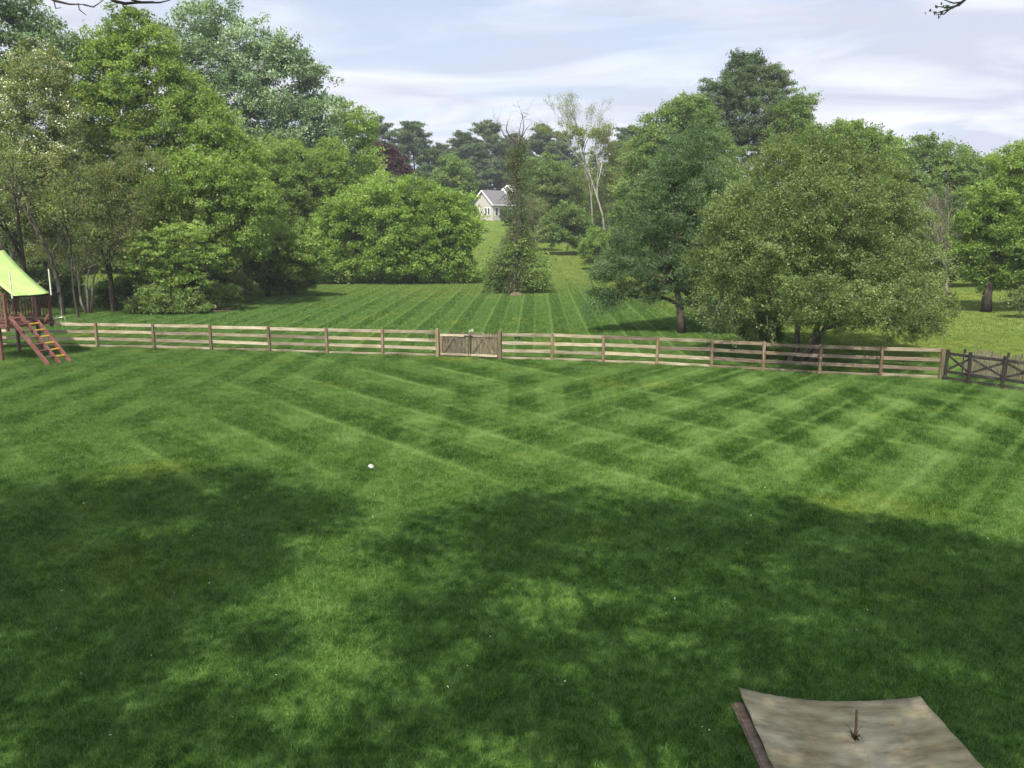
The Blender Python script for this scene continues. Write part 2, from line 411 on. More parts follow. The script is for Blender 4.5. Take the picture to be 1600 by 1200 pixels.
# ------------------------------------------------------------------ foliage
def unit(v):
    return v / np.maximum(np.linalg.norm(v, axis=1, keepdims=True), 1e-9)
def leaves(name, C, ctint, per, spread, size, m, parent, rs, flat=0.75, up=0.7, aspect=0.6, jitter=0.22, droop=0.25):
    """per leaf-shaped faces round each cluster centre C (n,3)"""
    n = len(C); M = n * per
    P = np.repeat(C, per, 0) + rs.normal(0, 1, (M, 3)) * np.repeat(np.broadcast_to(spread, (n,)), per)[:, None] * np.array([1, 1, flat]) * 0.62
    nor = unit(rs.normal(0, 1, (M, 3)) + np.array([0, 0, up]))
    t = rs.normal(0, 1, (M, 3)) + np.array([0, 0, -droop]); t -= nor * (t * nor).sum(1, keepdims=True); t = unit(t)
    b = np.cross(nor, t)
    l = size * rs.uniform(0.6, 1.35, (M, 1)); w = l * aspect
    V = np.empty((M, 4, 3))
    V[:, 0] = P - t * l * 0.5; V[:, 1] = P + b * w * 0.5 - t * l * 0.06 + nor * l * 0.07
    V[:, 2] = P + t * l * 0.5; V[:, 3] = P - b * w * 0.5 - t * l * 0.06 + nor * l * 0.07
    tint = np.clip(np.repeat(ctint, per) + rs.normal(0, jitter, M), 0, 1)
    return quads_mesh(name, V.reshape(-1, 3), 4, tint, m, parent)

def clumps(lobes, clump_r, rs, fill=0.2, bottom=0.45, rag=1.0):
    """clump centres on the shells of the lobes: list of (pos, radius, tint)"""
    res = []
    for i, (c, r) in enumerate(lobes):
        c, r = np.array(c), np.array(r)
        area = 4 * math.pi * ((r[0] * r[1]) ** 1.6 / 3 + (r[0] * r[2]) ** 1.6 / 3 + (r[1] * r[2]) ** 1.6 / 3) ** (1 / 1.6)
        n = max(8, int(area / (clump_r ** 2 * 1.15)))
        d = unit(rs.normal(0, 1, (n, 3)))
        keep = (d[:, 2] > -0.35) | (rs.uniform(0, 1, n) < bottom); d = d[keep]
        lt = rs.normal(0, 0.1); kf = 0.42 / clump_r
        for q in d:
            nz = mnoise.noise(Vector(c + q * r) * kf + Vector((i * 3.1, 0, 7.7)))
            if nz < -0.30 and rs.uniform() < 0.75 * min(1.0, rag): continue
            f = rs.uniform(0.74, 0.98) + 0.26 * nz * min(rag, 1.3) + (rs.uniform(0, 0.25) if rs.uniform() < 0.22 * rag else 0)
            p = c + q * r * f
            inside = any(j != i and (((p - np.array(c2)) / np.array(r2)) ** 2).sum() < 0.5 for j, (c2, r2) in enumerate(lobes))
            if inside: continue
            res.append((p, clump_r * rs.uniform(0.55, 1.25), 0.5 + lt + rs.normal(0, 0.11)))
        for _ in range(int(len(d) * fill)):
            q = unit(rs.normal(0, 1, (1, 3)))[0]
            res.append((c + q * r * rs.uniform(0.1, 0.7), clump_r * rs.uniform(0.9, 1.4), 0.35 + lt))  # inner clumps tinted darker: shade inside the crown put into their colour
    return res

def curve_pts(a, b, rs, k=5, bow=0.12, sag=0.0):
    a, b = np.array(a, float), np.array(b, float); L = np.linalg.norm(b - a)
    off = rs.normal(0, bow * L, 3); pts = []
    for i in range(k):
        s_ = i / (k - 1)
        pts.append(a + (b - a) * s_ + off * math.sin(math.pi * s_) * 0.5 + np.array([0, 0, sag * L * math.sin(math.pi * s_)]) + (rs.normal(0, 0.012 * L, 3) if 0 < i < k - 1 else 0))
    return pts

def wood(base, lobes, cl, rt, rs, stems=1, fork=0.45, twigs=80, twig_r=0.012):
    """trunk(s), limbs to the lobes, twigs to the clumps -> MB"""
    mb = MB(); base = np.array(base, float)
    top = max(c[2] + r[2] * (0.35 if stems == 1 else -1.1) for c, r in lobes)
    cx = np.mean([c[0] for c, r in lobes]); cy = np.mean([c[1] for c, r in lobes])
    nodes = []
    for s_ in range(stems):
        b0 = base + (np.array([rs.uniform(-1, 1), rs.uniform(-1, 1), 0]) * rt * 2.2 if stems > 1 else 0)
        tip = np.array([base[0] * 0.35 + cx * 0.65, base[1] * 0.35 + cy * 0.65, top]) + (rs.normal(0, 1, 3) * [1, 1, .3] * (top - base[2]) * 0.13 if stems > 1 else 0)
        pts = curve_pts(b0 - np.array([0, 0, 0.15]), tip, rs, 9, 0.05)
        r0 = rt / (stems ** 0.5)
        rad = [r0 * (1.45 if i == 0 else 1.08 if i == 1 else 1.0 - 0.88 * i / 8) for i in range(9)]
        mb.tube(pts, rad, 9)
        for i in range(2, 9): nodes.append((pts[i], rad[i]))
    H = top - base[2]
    limbs = []
    for c, r in lobes:
        c = np.array(c)
        cand = [(np.linalg.norm(c - p) + 1.2 * max(0, p[2] - c[2] + 0.25 * H * 0.4), p, q) for p, q in nodes]
        _, p, q = min(cand, key=lambda z: z[0])
        rr = min(q * 0.75, rt * 0.45)
        pts = curve_pts(p, c + np.array([0, 0, r[2] * 0.3]), rs, 6, 0.12, 0.06)
        rad = [rr * (1 - 0.75 * i / 5) for i in range(6)]
        mb.tube(pts, rad, 6)
        for i in range(1, 6): limbs.append((pts[i], rad[i]))
    limbs += nodes[2:]
    LP = np.array([p for p, q in limbs])
    pick = list(range(len(cl))); rs.shuffle(pick)
    for i in pick[:twigs]:
        p = cl[i][0]; j = int(np.argmin(np.linalg.norm(LP - p, axis=1)))
        if np.linalg.norm(LP[j] - p) < 0.15: continue
        pts = curve_pts(LP[j], p, rs, 4, 0.14, 0.05)
        r0 = min(limbs[j][1] * 0.6, twig_r * 3)
        mb.tube(pts, [r0, r0 * 0.75, r0 * 0.5, twig_r * 0.6], 4, False)
    return mb

seedc = [100]
DENS = 2.1
def px_lobes(Y, L, depth=0.85):
    res = []
    for q in L:
        px, py, rx, ry = q[:4]; dy = q[4] if len(q) > 4 else 0.0
        k = Y / FX
        c = at(px, py, Y + dy)
        res.append((tuple(c), (rx * k, (rx + ry) * 0.5 * k * depth, ry * k)))
    return res
def leafy(name, label, cat, base_px, Y, L, leaf, clump_r=0.8, per=46, lsize=0.2, rt=0.2, bark=None, group=None, stems=1,
          fill=0.4, world_lobes=None, base=None, twigs=80, dens=5, rag=1.0, flat=0.7, up=0.7, aspect=0.6, bottom=0.45, spread=None, twig_r=0.012, jit=0.2, blossom=0.0):
    seedc[0] += 1; rs = np.random.RandomState(seedc[0])
    lobes = world_lobes or px_lobes(Y, L)
    if base is None:
        x = ray(base_px, 450); X = x[0] / x[1] * Y
        base = (X, Y, hgt(X, Y))
    root = thing(name, label, cat, base, group=group)
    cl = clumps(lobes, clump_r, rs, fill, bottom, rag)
    bo = Vector(base)
    mb = wood(base, lobes, cl, rt, rs, stems, twigs=twigs, twig_r=twig_r)
    mb.v = [(a - bo.x, b - bo.y, c - bo.z) for a, b, c in mb.v]
    mb.build('trunk', bark or BARK_GREY, root, True)
    C, T = [], []
    gz = hgt(base[0], base[1]) + 0.12
    for p, r, t in cl:
        d = rs.normal(0, 1, (dens, 3)); d = unit(d) * rs.uniform(0.15, 1.0, (dens, 1)) * r; d[:, 2] = np.abs(d[:, 2]) * 0.75 - 0.12 * r
        q = p + d; q[:, 2] = np.maximum(q[:, 2], gz + rs.uniform(0, 0.3, dens))
        C.append(q); T.append(np.full(dens, t) + rs.normal(0, 0.06, dens))
    C = np.concatenate(C); T = np.concatenate(T)
    C -= np.array(base)
    sp = spread if spread is not None else clump_r * 0.42
    if blossom:
        k = rs.uniform(0, 1, len(C)) < blossom
        leaves('blossom', C[k] + [0, -0.1, 0.12], np.full(k.sum(), 0.5), 10, sp * 0.8, lsize * 0.7, LEAF['blossom'], root, rs, flat, 0.9, 0.8)
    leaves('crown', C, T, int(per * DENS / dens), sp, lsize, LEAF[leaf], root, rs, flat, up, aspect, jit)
    return root

# a branching tree without an envelope (bare or thinly leaved)
def branching(base, rs, H, r0, spread=0.55, levels=4, kids=(3, 4), lean=(0, 0), upb=0.35, taper=0.62, first=0.35):
    mb = MB(); tips = []
    def go(p, d, L, r, lev):
        k = 4; pts = [p]; dirs = d
        for i in range(k):
            dirs = dirs + rs.normal(0, 0.10, 3) + np.array([0, 0, 0.05 * upb]); dirs /= np.linalg.norm(dirs)
            pts.append(pts[-1] + dirs * L / k)
        mb.tube(pts, [r * (1 - 0.5 * i / k) for i in range(k + 1)], 6 if lev > 1 else 4, lev == 0)
        if lev == 0:
            tips.append(pts[-1]); tips.append(pts[-2]); return
        n = rs.randint(kids[0], kids[1] + 1)
        for j in range(n):
            s_ = first + (1 - first) * (j + 1) / n
            i = min(k, max(1, int(round(s_ * k))))
            ax = rs.normal(0, 1, 3); ax -= dirs * ax.dot(dirs); ax /= np.linalg.norm(ax)
            nd = dirs + ax * spread * rs.uniform(0.6, 1.2) + np.array([0, 0, upb * 0.3]); nd /= np.linalg.norm(nd)
            go(pts[i], nd, L * taper * rs.uniform(0.75, 1.15), r * 0.52 * rs.uniform(0.8, 1.1), lev - 1)
        go(pts[-1], dirs, L * taper, r * 0.5, lev - 1)
    d0 = np.array([lean[0], lean[1], 1.0]); d0 /= np.linalg.norm(d0)
    go(np.array(base, float), d0, H, r0, levels)
    return mb, np.array(tips)

# layered pine: whorls of flat plumes
def pine(label, px, ytop, Y, width_px, group, cut=0.25, leaf='pine', lsize=0.34, rt=0.28, dens=1.0, name='pine_tree', whorl=1.1):
    seedc[0] += 1; rs = np.random.RandomState(seedc[0])
    top = at(px, ytop, Y); X = top.x; z0 = hgt(X, Y); H = top.z - z0; Rm = width_px * Y / FX
    root = thing(name, label, 'tree', (X, Y, z0), group=group)
    mb = MB(); tp = curve_pts((0, 0, -0.2), (rs.normal(0, 0.3), rs.normal(0, 0.3), H), rs, 8, 0.015)
    mb.tube(tp, [rt * (1 - 0.9 * i / 7) for i in range(8)], 8)
    C, T = [], []
    z = H * cut
    while z < H * 0.985:
        s_ = min(1.0, max(0.0, (z / H - cut) / (1 - cut)))
        Lz = Rm * (0.70 + 0.30 * math.sin(math.pi * min(1, s_ * 1.1 + 0.2))) * (1 - s_ ** 3.6) ** 0.8 * rs.uniform(0.8, 1.2) + 0.4
        k = rs.randint(4, 7); a0 = rs.uniform(0, 6.28)
        for j in range(k):
            if rs.uniform() < 0.12: continue
            a = a0 + 6.283 * j / k + rs.normal(0, 0.25); L_ = Lz * rs.uniform(0.6, 1.15)
            rise = (0.10 + 0.5 * s_) * L_
            p0 = np.array([0, 0, z + rs.normal(0, 0.2)]); p1 = p0 + [math.cos(a) * L_, math.sin(a) * L_, rise]
            pts = curve_pts(p0, p1, rs, 4, 0.05, -0.04)
            mb.tube(pts, [0.06, 0.045, 0.03, 0.012], 4, False)
            m_ = max(3, int(L_ / 0.55 * dens))
            tt = 0.5 + rs.normal(0, 0.12)
            for q in range(m_):
                f = 0.3 + 0.7 * (q + 0.5) / m_
                pp = p0 + (p1 - p0) * f + np.array([rs.normal(0, 0.22 * L_ * f * 0.6), rs.normal(0, 0.22 * L_ * f * 0.6), rs.normal(0.12, 0.12)])
                C.append(pp); T.append(tt)
        z += whorl * rs.uniform(0.75, 1.25) * (1 - 0.35 * s_)
    mb.build('trunk', BARK_DARK, root, True)
    leaves('crown', np.array(C), np.array(T), 38, 0.55, lsize, LEAF[leaf], root, rs, 0.42, 0.25, 0.28, 0.2, -0.3)
    return root

exec_parts = []
# ------------------------------------------------------------------ ground
def build_ground():
    ys = list(np.linspace(-40, 70, 23)) + list(np.linspace(74, 260, 63)) + [275, 300, 330, 380]
    xs = [-250, -200, -150] + list(np.linspace(-120, 120, 61)) + [150, 200, 250]
    mb = MB(); nx = len(xs)
    for y in ys:
        for x in xs: mb.v.append((x, y, hgt(x, y)))
    for j in range(len(ys) - 1):
        for i in range(nx - 1): mb.f.append((j * nx + i, j * nx + i + 1, (j + 1) * nx + i + 1, (j + 1) * nx + i))
    o = mb.build('lawn', LAWN, None, True); tag(o, kind='structure')
    # mown turf: a one-metre patch of blades laid out over the lawn by the modifier
    def patch(name, seed, size, count, h, w, x0, x1, y0, y1):
        rs = np.random.RandomState(seed)
        P = np.zeros((count, 3)); P[:, :2] = rs.uniform(-size / 2, size / 2, (count, 2))
        a = rs.uniform(0, 6.283, count); lean = rs.normal(0, 0.5, (count, 2)); hh = h * rs.uniform(0.45, 1.25, count)
        tl = rs.uniform(0, 1, count); tall = rs.uniform(0, 1, count) < 0.05; hh[tall] *= 1.7; tl[tall] = 1.3
        ww = w * rs.uniform(0.6, 1.3, count)
        V = np.zeros((count, 3, 3)); off = np.stack([np.cos(a) * ww, np.sin(a) * ww, np.zeros(count)], 1)
        V[:, 0] = P - off; V[:, 1] = P + off; V[:, 2] = P + np.stack([lean[:, 0] * hh, lean[:, 1] * hh, hh], 1)
        V[:, :2, 2] -= 0.004
        o = quads_mesh(name, V.reshape(-1, 3), 3, tl, BLADES, None); tag(o, kind='stuff')
        ng = bpy.data.node_groups.new(name, 'GeometryNodeTree')
        ng.interface.new_socket('Geometry', in_out='INPUT', socket_type='NodeSocketGeometry')
        ng.interface.new_socket('Geometry', in_out='OUTPUT', socket_type='NodeSocketGeometry')
        gi = N(ng, 'NodeGroupInput'); go = N(ng, 'NodeGroupOutput')
        nx_, ny_ = int((x1 - x0) / size), int((y1 - y0) / size)
        gr = N(ng, 'GeometryNodeMeshGrid'); gr.inputs['Size X'].default_value = (nx_ - 1) * size; gr.inputs['Size Y'].default_value = (ny_ - 1) * size
        gr.inputs['Vertices X'].default_value = nx_; gr.inputs['Vertices Y'].default_value = ny_
        tr = N(ng, 'GeometryNodeTransform'); tr.inputs['Translation'].default_value = ((x0 + x1) / 2, (y0 + y1) / 2, 0)
        ps = N(ng, 'GeometryNodeInputPosition'); sx = N(ng, 'ShaderNodeSeparateXYZ'); sp_ = N(ng, 'GeometryNodeSetPosition')
        q1 = N(ng, 'ShaderNodeMath', operation='SUBTRACT'); q1.inputs[1].default_value = 75.0
        q2 = N(ng, 'ShaderNodeMath', operation='MAXIMUM'); q2.inputs[1].default_value = 0.0
        q3 = N(ng, 'ShaderNodeMath', operation='MULTIPLY'); q4 = N(ng, 'ShaderNodeMath', operation='MULTIPLY'); q4.inputs[1].default_value = 0.0006
        cz = N(ng, 'ShaderNodeCombineXYZ')
        rv = N(ng, 'FunctionNodeRandomValue', data_type='INT'); rv.inputs[4].default_value = 0; rv.inputs[5].default_value = 3
        mu = N(ng, 'ShaderNodeMath', operation='MULTIPLY'); mu.inputs[1].default_value = math.pi / 2
        cx = N(ng, 'ShaderNodeCombineXYZ')
        ip = N(ng, 'GeometryNodeInstanceOnPoints')
        l = ng.links.new
        l(gr.outputs['Mesh'], tr.inputs['Geometry']); l(tr.outputs['Geometry'], sp_.inputs['Geometry']); l(sp_.outputs['Geometry'], ip.inputs['Points'])
        l(ps.outputs[0], sx.inputs[0]); l(sx.outputs['Y'], q1.inputs[0]); l(q1.outputs[0], q2.inputs[0]); l(q2.outputs[0], q3.inputs[0]); l(q2.outputs[0], q3.inputs[1]); l(q3.outputs[0], q4.inputs[0]); l(q4.outputs[0], cz.inputs['Z']); l(cz.outputs[0], sp_.inputs['Offset']); l(gi.outputs[0], ip.inputs['Instance'])
        l(rv.outputs[2], mu.inputs[0]); l(mu.outputs[0], cx.inputs['Z']); l(cx.outputs[0], ip.inputs['Rotation']); l(ip.outputs[0], go.inputs[0])
        md = o.modifiers.new('scatter', 'NODES'); md.node_group = ng
        return o
    patch('grass', 5, 1.0, 5200, 0.055, 0.0034, -34, 34, 5, 44)
    patch('meadow_grass', 6, 2.0, 5200, 0.075, 0.009, -64, 64, 44, 180)
    # dirt track on the hill by the far shrubs
    tm = plain('track_dirt', (0.20, 0.155, 0.105), 0.95, 2.0, 0.35)
    mb = MB(); P = [(790, 352, 158), (822, 362, 152), (850, 372, 146), (872, 382, 141), (890, 389, 137)]
    pr = [at(a, b, c) for a, b, c in P]
    for p in pr:
        for s_ in (-1.5, 1.5): mb.v.append((p.x - s_ * 0.2, p.y + s_, hgt(p.x, p.y + s_) + 0.03))
    for i in range(len(pr) - 1): mb.f.append((2 * i, 2 * i + 2, 2 * i + 3, 2 * i + 1))
    tag(mb.build('track', tm), kind='structure')
build_ground()

# ------------------------------------------------------------------ wood materials
RAIL = wood_mat('rail_wood', (0.130, 0.098, 0.053), (0.255, 0.207, 0.122), (0.375, 0.318, 0.208), var=0.5)
RAIL_BROWN = wood_mat('rail_wood_brown', (0.075, 0.052, 0.032), (0.145, 0.105, 0.066), (0.23, 0.18, 0.12))  # darker brown boards, more of them towards each run's right end
POST = wood_mat('post_wood', (0.085, 0.052, 0.028), (0.152, 0.098, 0.054), (0.235, 0.165, 0.10), (8, 8, 1.2))
OLDW = wood_mat('old_picket_wood', (0.043, 0.036, 0.021), (0.102, 0.085, 0.05), (0.17, 0.145, 0.092), (9, 9, 1.4))
DARKW = wood_mat('dark_weathered_wood', (0.012, 0.010, 0.008), (0.028, 0.024, 0.020), (0.065, 0.056, 0.046), (3, 9, 9))
REDW = wood_mat('redwood_stain', (0.070, 0.024, 0.016), (0.130, 0.047, 0.032), (0.20, 0.085, 0.062), (3, 9, 9), 0.2)
PALEW = wood_mat('pale_pole_wood', (0.36, 0.33, 0.22), (0.5, 0.47, 0.33), (0.6, 0.57, 0.43), (9, 9, 1))
PLYW = wood_mat('plywood_face', (0.125, 0.093, 0.040), (0.25, 0.202, 0.102), (0.36, 0.30, 0.165), (1.3, 3.6, 3.6), 0.6)
PLYE = wood_mat('plywood_edge', (0.12, 0.075, 0.045), (0.22, 0.15, 0.10), (0.32, 0.23, 0.16), (2, 9, 9), 0.2)
BLACK = plain('black_iron', (0.012, 0.012, 0.013), 0.5)
TARP = plain('green_tarp', (0.30, 0.425, 0.12), 0.6, 1.6, 0.14)
YEL = plain('yellow_grip', (0.72, 0.42, 0.06), 0.45, 9, 0.1)
WHITE = plain('white_lump', (0.33, 0.325, 0.27), 0.7, 14, 0.12)
ROPE = plain('rope', (0.24, 0.22, 0.16), 0.9, 30, 0.2)

def part_box(name, m, parent, c, size, rot=None, bev=0.006):
    mb = MB().box((0, 0, 0), size, None, bev); o = mb.build(name, m, parent)
    o.location = Vector(c) - parent.location if False else c
    if rot is not None: o.rotation_euler = rot.to_euler() if hasattr(rot, 'to_euler') else rot
    return o
def part_beam(name, m, parent, a, b, w, t, up=(0, 0, 1), bev=0.005):
    """a board of its own whose local x runs along it, so that the grain follows"""
    a, b = Vector(a), Vector(b); d = b - a; L_ = d.length; d.normalize()
    s_ = d.cross(Vector(up))
    if s_.length < 1e-4: s_ = d.cross(Vector((0, 1, 0)))
    s_.normalize(); u = s_.cross(d).normalized()
    o = MB().box((0, 0, 0), (L_, t, w), None, bev).build(name, m, parent)
    o.matrix_local = Matrix.Translation((a + b) / 2) @ Matrix((d, s_, u)).transposed().to_4x4()
    return o

# ------------------------------------------------------------------ fence and gate
POSTS_L = [(-30, 539.5), (62, 541.5), (152, 543), (241, 545), (330, 547.5), (421, 550), (511, 553), (598, 555.5)]
GATE = [(684, 558), (781, 562)]
POSTS_R = [(862, 564), (942, 567), (1026, 571), (1111, 575), (1192, 580), (1280, 585), (1375, 589), (1469, 593)]
FH = 1.19
def rail_fence(name, label, group, pts, skip_first=False, skip_last=False, brown_share=0.15):
    rng = random.Random(len(name) + len(pts))
    P = [gnd(*p) for p in pts]
    root = thing(name, label, 'fence', P[0], group=group)
    o = P[0]
    for i, p in enumerate(P):
        if (skip_first and i == 0) or (skip_last and i == len(P) - 1): continue
        q = MB().box((0, 0, 0), (0.105, 0.10, FH + 0.12), None, 0.01).build('post', POST, root)
        q.location = p - o + Vector((0, 0, (FH - 0.12) / 2)); q.rotation_euler = (rng.uniform(-.02, .02), rng.uniform(-.022, .022), rng.uniform(-.1, .1))
    for i in range(len(P) - 1):
        d = (P[i + 1] - P[i]); n = Vector((-d.y, d.x, 0)).normalized()
        if n.y < 0: n = -n
        for z in (1.085, 0.735, 0.385, 0.065):
            a = P[i] - o + n * 0.078 + Vector((0, 0, z + rng.uniform(-.022, .022))); b = P[i + 1] - o + n * 0.078 + Vector((0, 0, z + rng.uniform(-.022, .022)))
            dd = (b - a).normalized() * 0.004
            part_beam('rail', RAIL if rng.random() > brown_share * i / len(P) else RAIL_BROWN, root, a + dd, b - dd, 0.135, 0.03)
    return root
rail_fence('board_fence', 'tan four rail board fence running from behind the playset to the gate', 'board fence runs', POSTS_L + GATE[:1], skip_last=True)
rail_fence('board_fence', 'tan and brown four rail board fence between the gate and the dark corner fence', 'board fence runs', GATE[1:] + POSTS_R, skip_first=True, brown_share=1.1)

def build_gate():
    A, B = gnd(*GATE[0]), gnd(*GATE[1]); d = B - A; L_ = d.length; ang = math.atan2(d.y, d.x)
    root = thing('double_gate', 'double wooden picket gate with pale rails between two reddish posts in the board fence', 'gate', A, ang)
    for x in (0, L_):
        q = MB().box((0, 0, 0), (0.14, 0.14, FH + 0.22), None, 0.012).build('gate_post', POST, root); q.location = (x, 0, (FH - 0.16) / 2 + 0.04)
    rng = random.Random(4)
    x0 = 0.10; half = (L_ - 0.2) / 2
    for s_ in range(2):
        a = x0 + s_ * half + 0.015; b = a + half - 0.03
        leaf = MB(); k = 11; w = (b - a) / k
        for i in range(k):
            cx = a + (i + 0.5) * w; u = (cx - L_ / 2) / (L_ / 2)
            top = 1.07 + 0.06 * (1 - u * u) + rng.uniform(-.05, .045); bot = 0.03 + rng.uniform(0, 0.03); hw = w * 0.43
            y0, y1 = 0.03, 0.052
            prof = [(cx - hw, bot), (cx + hw, bot), (cx + hw, top - 0.05), (cx + hw * 0.4, top), (cx - hw * 0.4, top), (cx - hw, top - 0.05)]
            n = len(prof); vs_ = [(x, y0, z) for x, z in prof] + [(x, y1, z) for x, z in prof]
            leaf.add(vs_, [tuple(range(n)), tuple(reversed(range(n, 2 * n)))] + [(i2, n + i2, n + (i2 + 1) % n, (i2 + 1) % n) for i2 in range(n)])
        lf = leaf.build('gate_leaf', OLDW, root)
        part_beam('rail', RAIL, lf, (a, 0.012, 0.985), (b, 0.012, 0.985), 0.10, 0.034)
        part_beam('rail', RAIL, lf, (a, 0.012, 0.145), (b, 0.012, 0.145), 0.10, 0.034)
        for xx in (a + 0.05, b - 0.05): part_beam('stile', OLDW if xx > a + .1 or s_ else POST, lf, (xx, 0.010, 0.20), (xx, 0.010, 0.93), 0.085, 0.03, up=(1, 0, 0))
        m_ = (a + b) / 2
        part_beam('brace', OLDW, lf, (m_ - 0.03, 0.008, 0.90), (a + 0.16, 0.008, 0.22), 0.085, 0.026, up=(1, 0, 0.3))
        part_beam('brace', OLDW, lf, (m_ + 0.03, 0.006, 0.90), (b - 0.16, 0.006, 0.22), 0.085, 0.026, up=(1, 0, -0.3))
    lt = MB().box((0, 0, 0), (0.42, 0.03, 0.035), None, 0.005).box((0.1, -0.01, 0.03), (0.05, 0.05, 0.05), None, 0.01); q = lt.build('latch', BLACK, root); q.location = (L_ / 2, -0.026, 0.985)
    rd = MB().tube([(0, 0, 0), (0.02, 0, 0.5), (0, 0, 0.98)], 0.012, 6); q = rd.build('drop_rod', BLACK, root); q.location = (L_ / 2 + 0.08, -0.03, 0.06)
    # sprig of pale blossom tucked in over the latch
    rs = np.random.RandomState(8); C = np.array([[L_ / 2 + 0.10, 0.03, 1.12], [L_ / 2 + 0.17, 0.03, 1.2], [L_ / 2 + 0.2, 0.03, 1.27]])
    sp = thing('blossom_sprig', 'tiny sprig of pale blossom standing on top of the gate', 'sprig', A + Vector((d.x * .53, d.y * .53, 1.1)), ang)
    MB().tube([(-0.03, 0.01, -0.05), (0.03, 0.01, 0.07), (0.12, 0.01, 0.17)], [0.008, 0.006, 0.004], 5).build('stem', BARK_TWIG, sp)
    leaves('petals', np.array([[0.04, 0.01, 0.08], [0.06, 0.01, 0.11], [0.08, 0.01, 0.14]]), np.array([.6, .7, .8]), 12, 0.07, 0.05, LEAF['blossom'], sp, rs)
    # small black box shapes of no settled kind on the fence on either side
    for px, py, lab in ((673, 524.5, 'small dark box on the fence rail left of the gate'), (808, 528, 'small dark box on the fence rail right of the gate')):
        p = at(px, py, A.y if px < 700 else B.y); h = thing('dark_box', lab, 'fitting', p + Vector((0, -0.0, 0)), ang, 'dark boxes beside the gate')
        MB().box((0, 0.03, 0), (0.26, 0.03, 0.05), None, 0.006).box((-0.08, 0.02, -0.04), (0.07, 0.05, 0.12), None, 0.01).box((0.09, 0.02, -0.03), (0.06, 0.045, 0.10), None, 0.01).build('boxes', BLACK, h)
        MB().tube([(-0.02, 0.0, -0.06), (0.05, -0.02, -0.09), (0.1, 0, -0.05)], 0.012, 6).build('ring', BLACK, h)
build_gate()

def fence_grass():
    rs = np.random.RandomState(21); V, T = [], []
    line = [gnd(*p) for p in POSTS_L + GATE + POSTS_R] + [gnd(*p) for p in ((1512, 600.5), (1565, 608.5), (1628, 618))]
    for a, b in zip(line[:-1], line[1:]):
        L_ = (b - a).length; n = int(L_ * 420); f = rs.uniform(0, 1, n)
        P = np.array(a)[None] + np.outer(f, np.array(b - a)); P[:, 1] += rs.normal(0.03, 0.09, n); P[:, 2] = 0
        clump = np.clip(np.sin(f * 9 + rs.uniform(0, 6)) * 0.4 + 0.75, 0.3, 1.2)
        h = rs.uniform(0.06, 0.20, n) * clump; an = rs.uniform(0, 6.283, n); w = rs.uniform(0.003, 0.006, n); le = rs.normal(0, 0.45, (n, 2))
        off = np.stack([np.cos(an) * w, np.sin(an) * w, np.zeros(n)], 1)
        Q = np.zeros((n, 3, 3)); Q[:, 0] = P - off; Q[:, 1] = P + off; Q[:, 2] = P + np.stack([le[:, 0] * h, le[:, 1] * h, h], 1)
        V.append(Q.reshape(-1, 3)); T.append(rs.uniform(0.1, 1.0, n))
    tag(quads_mesh('fence_grass', np.concatenate(V), 3, np.concatenate(T), BLADES, None), kind='stuff')
fence_grass()

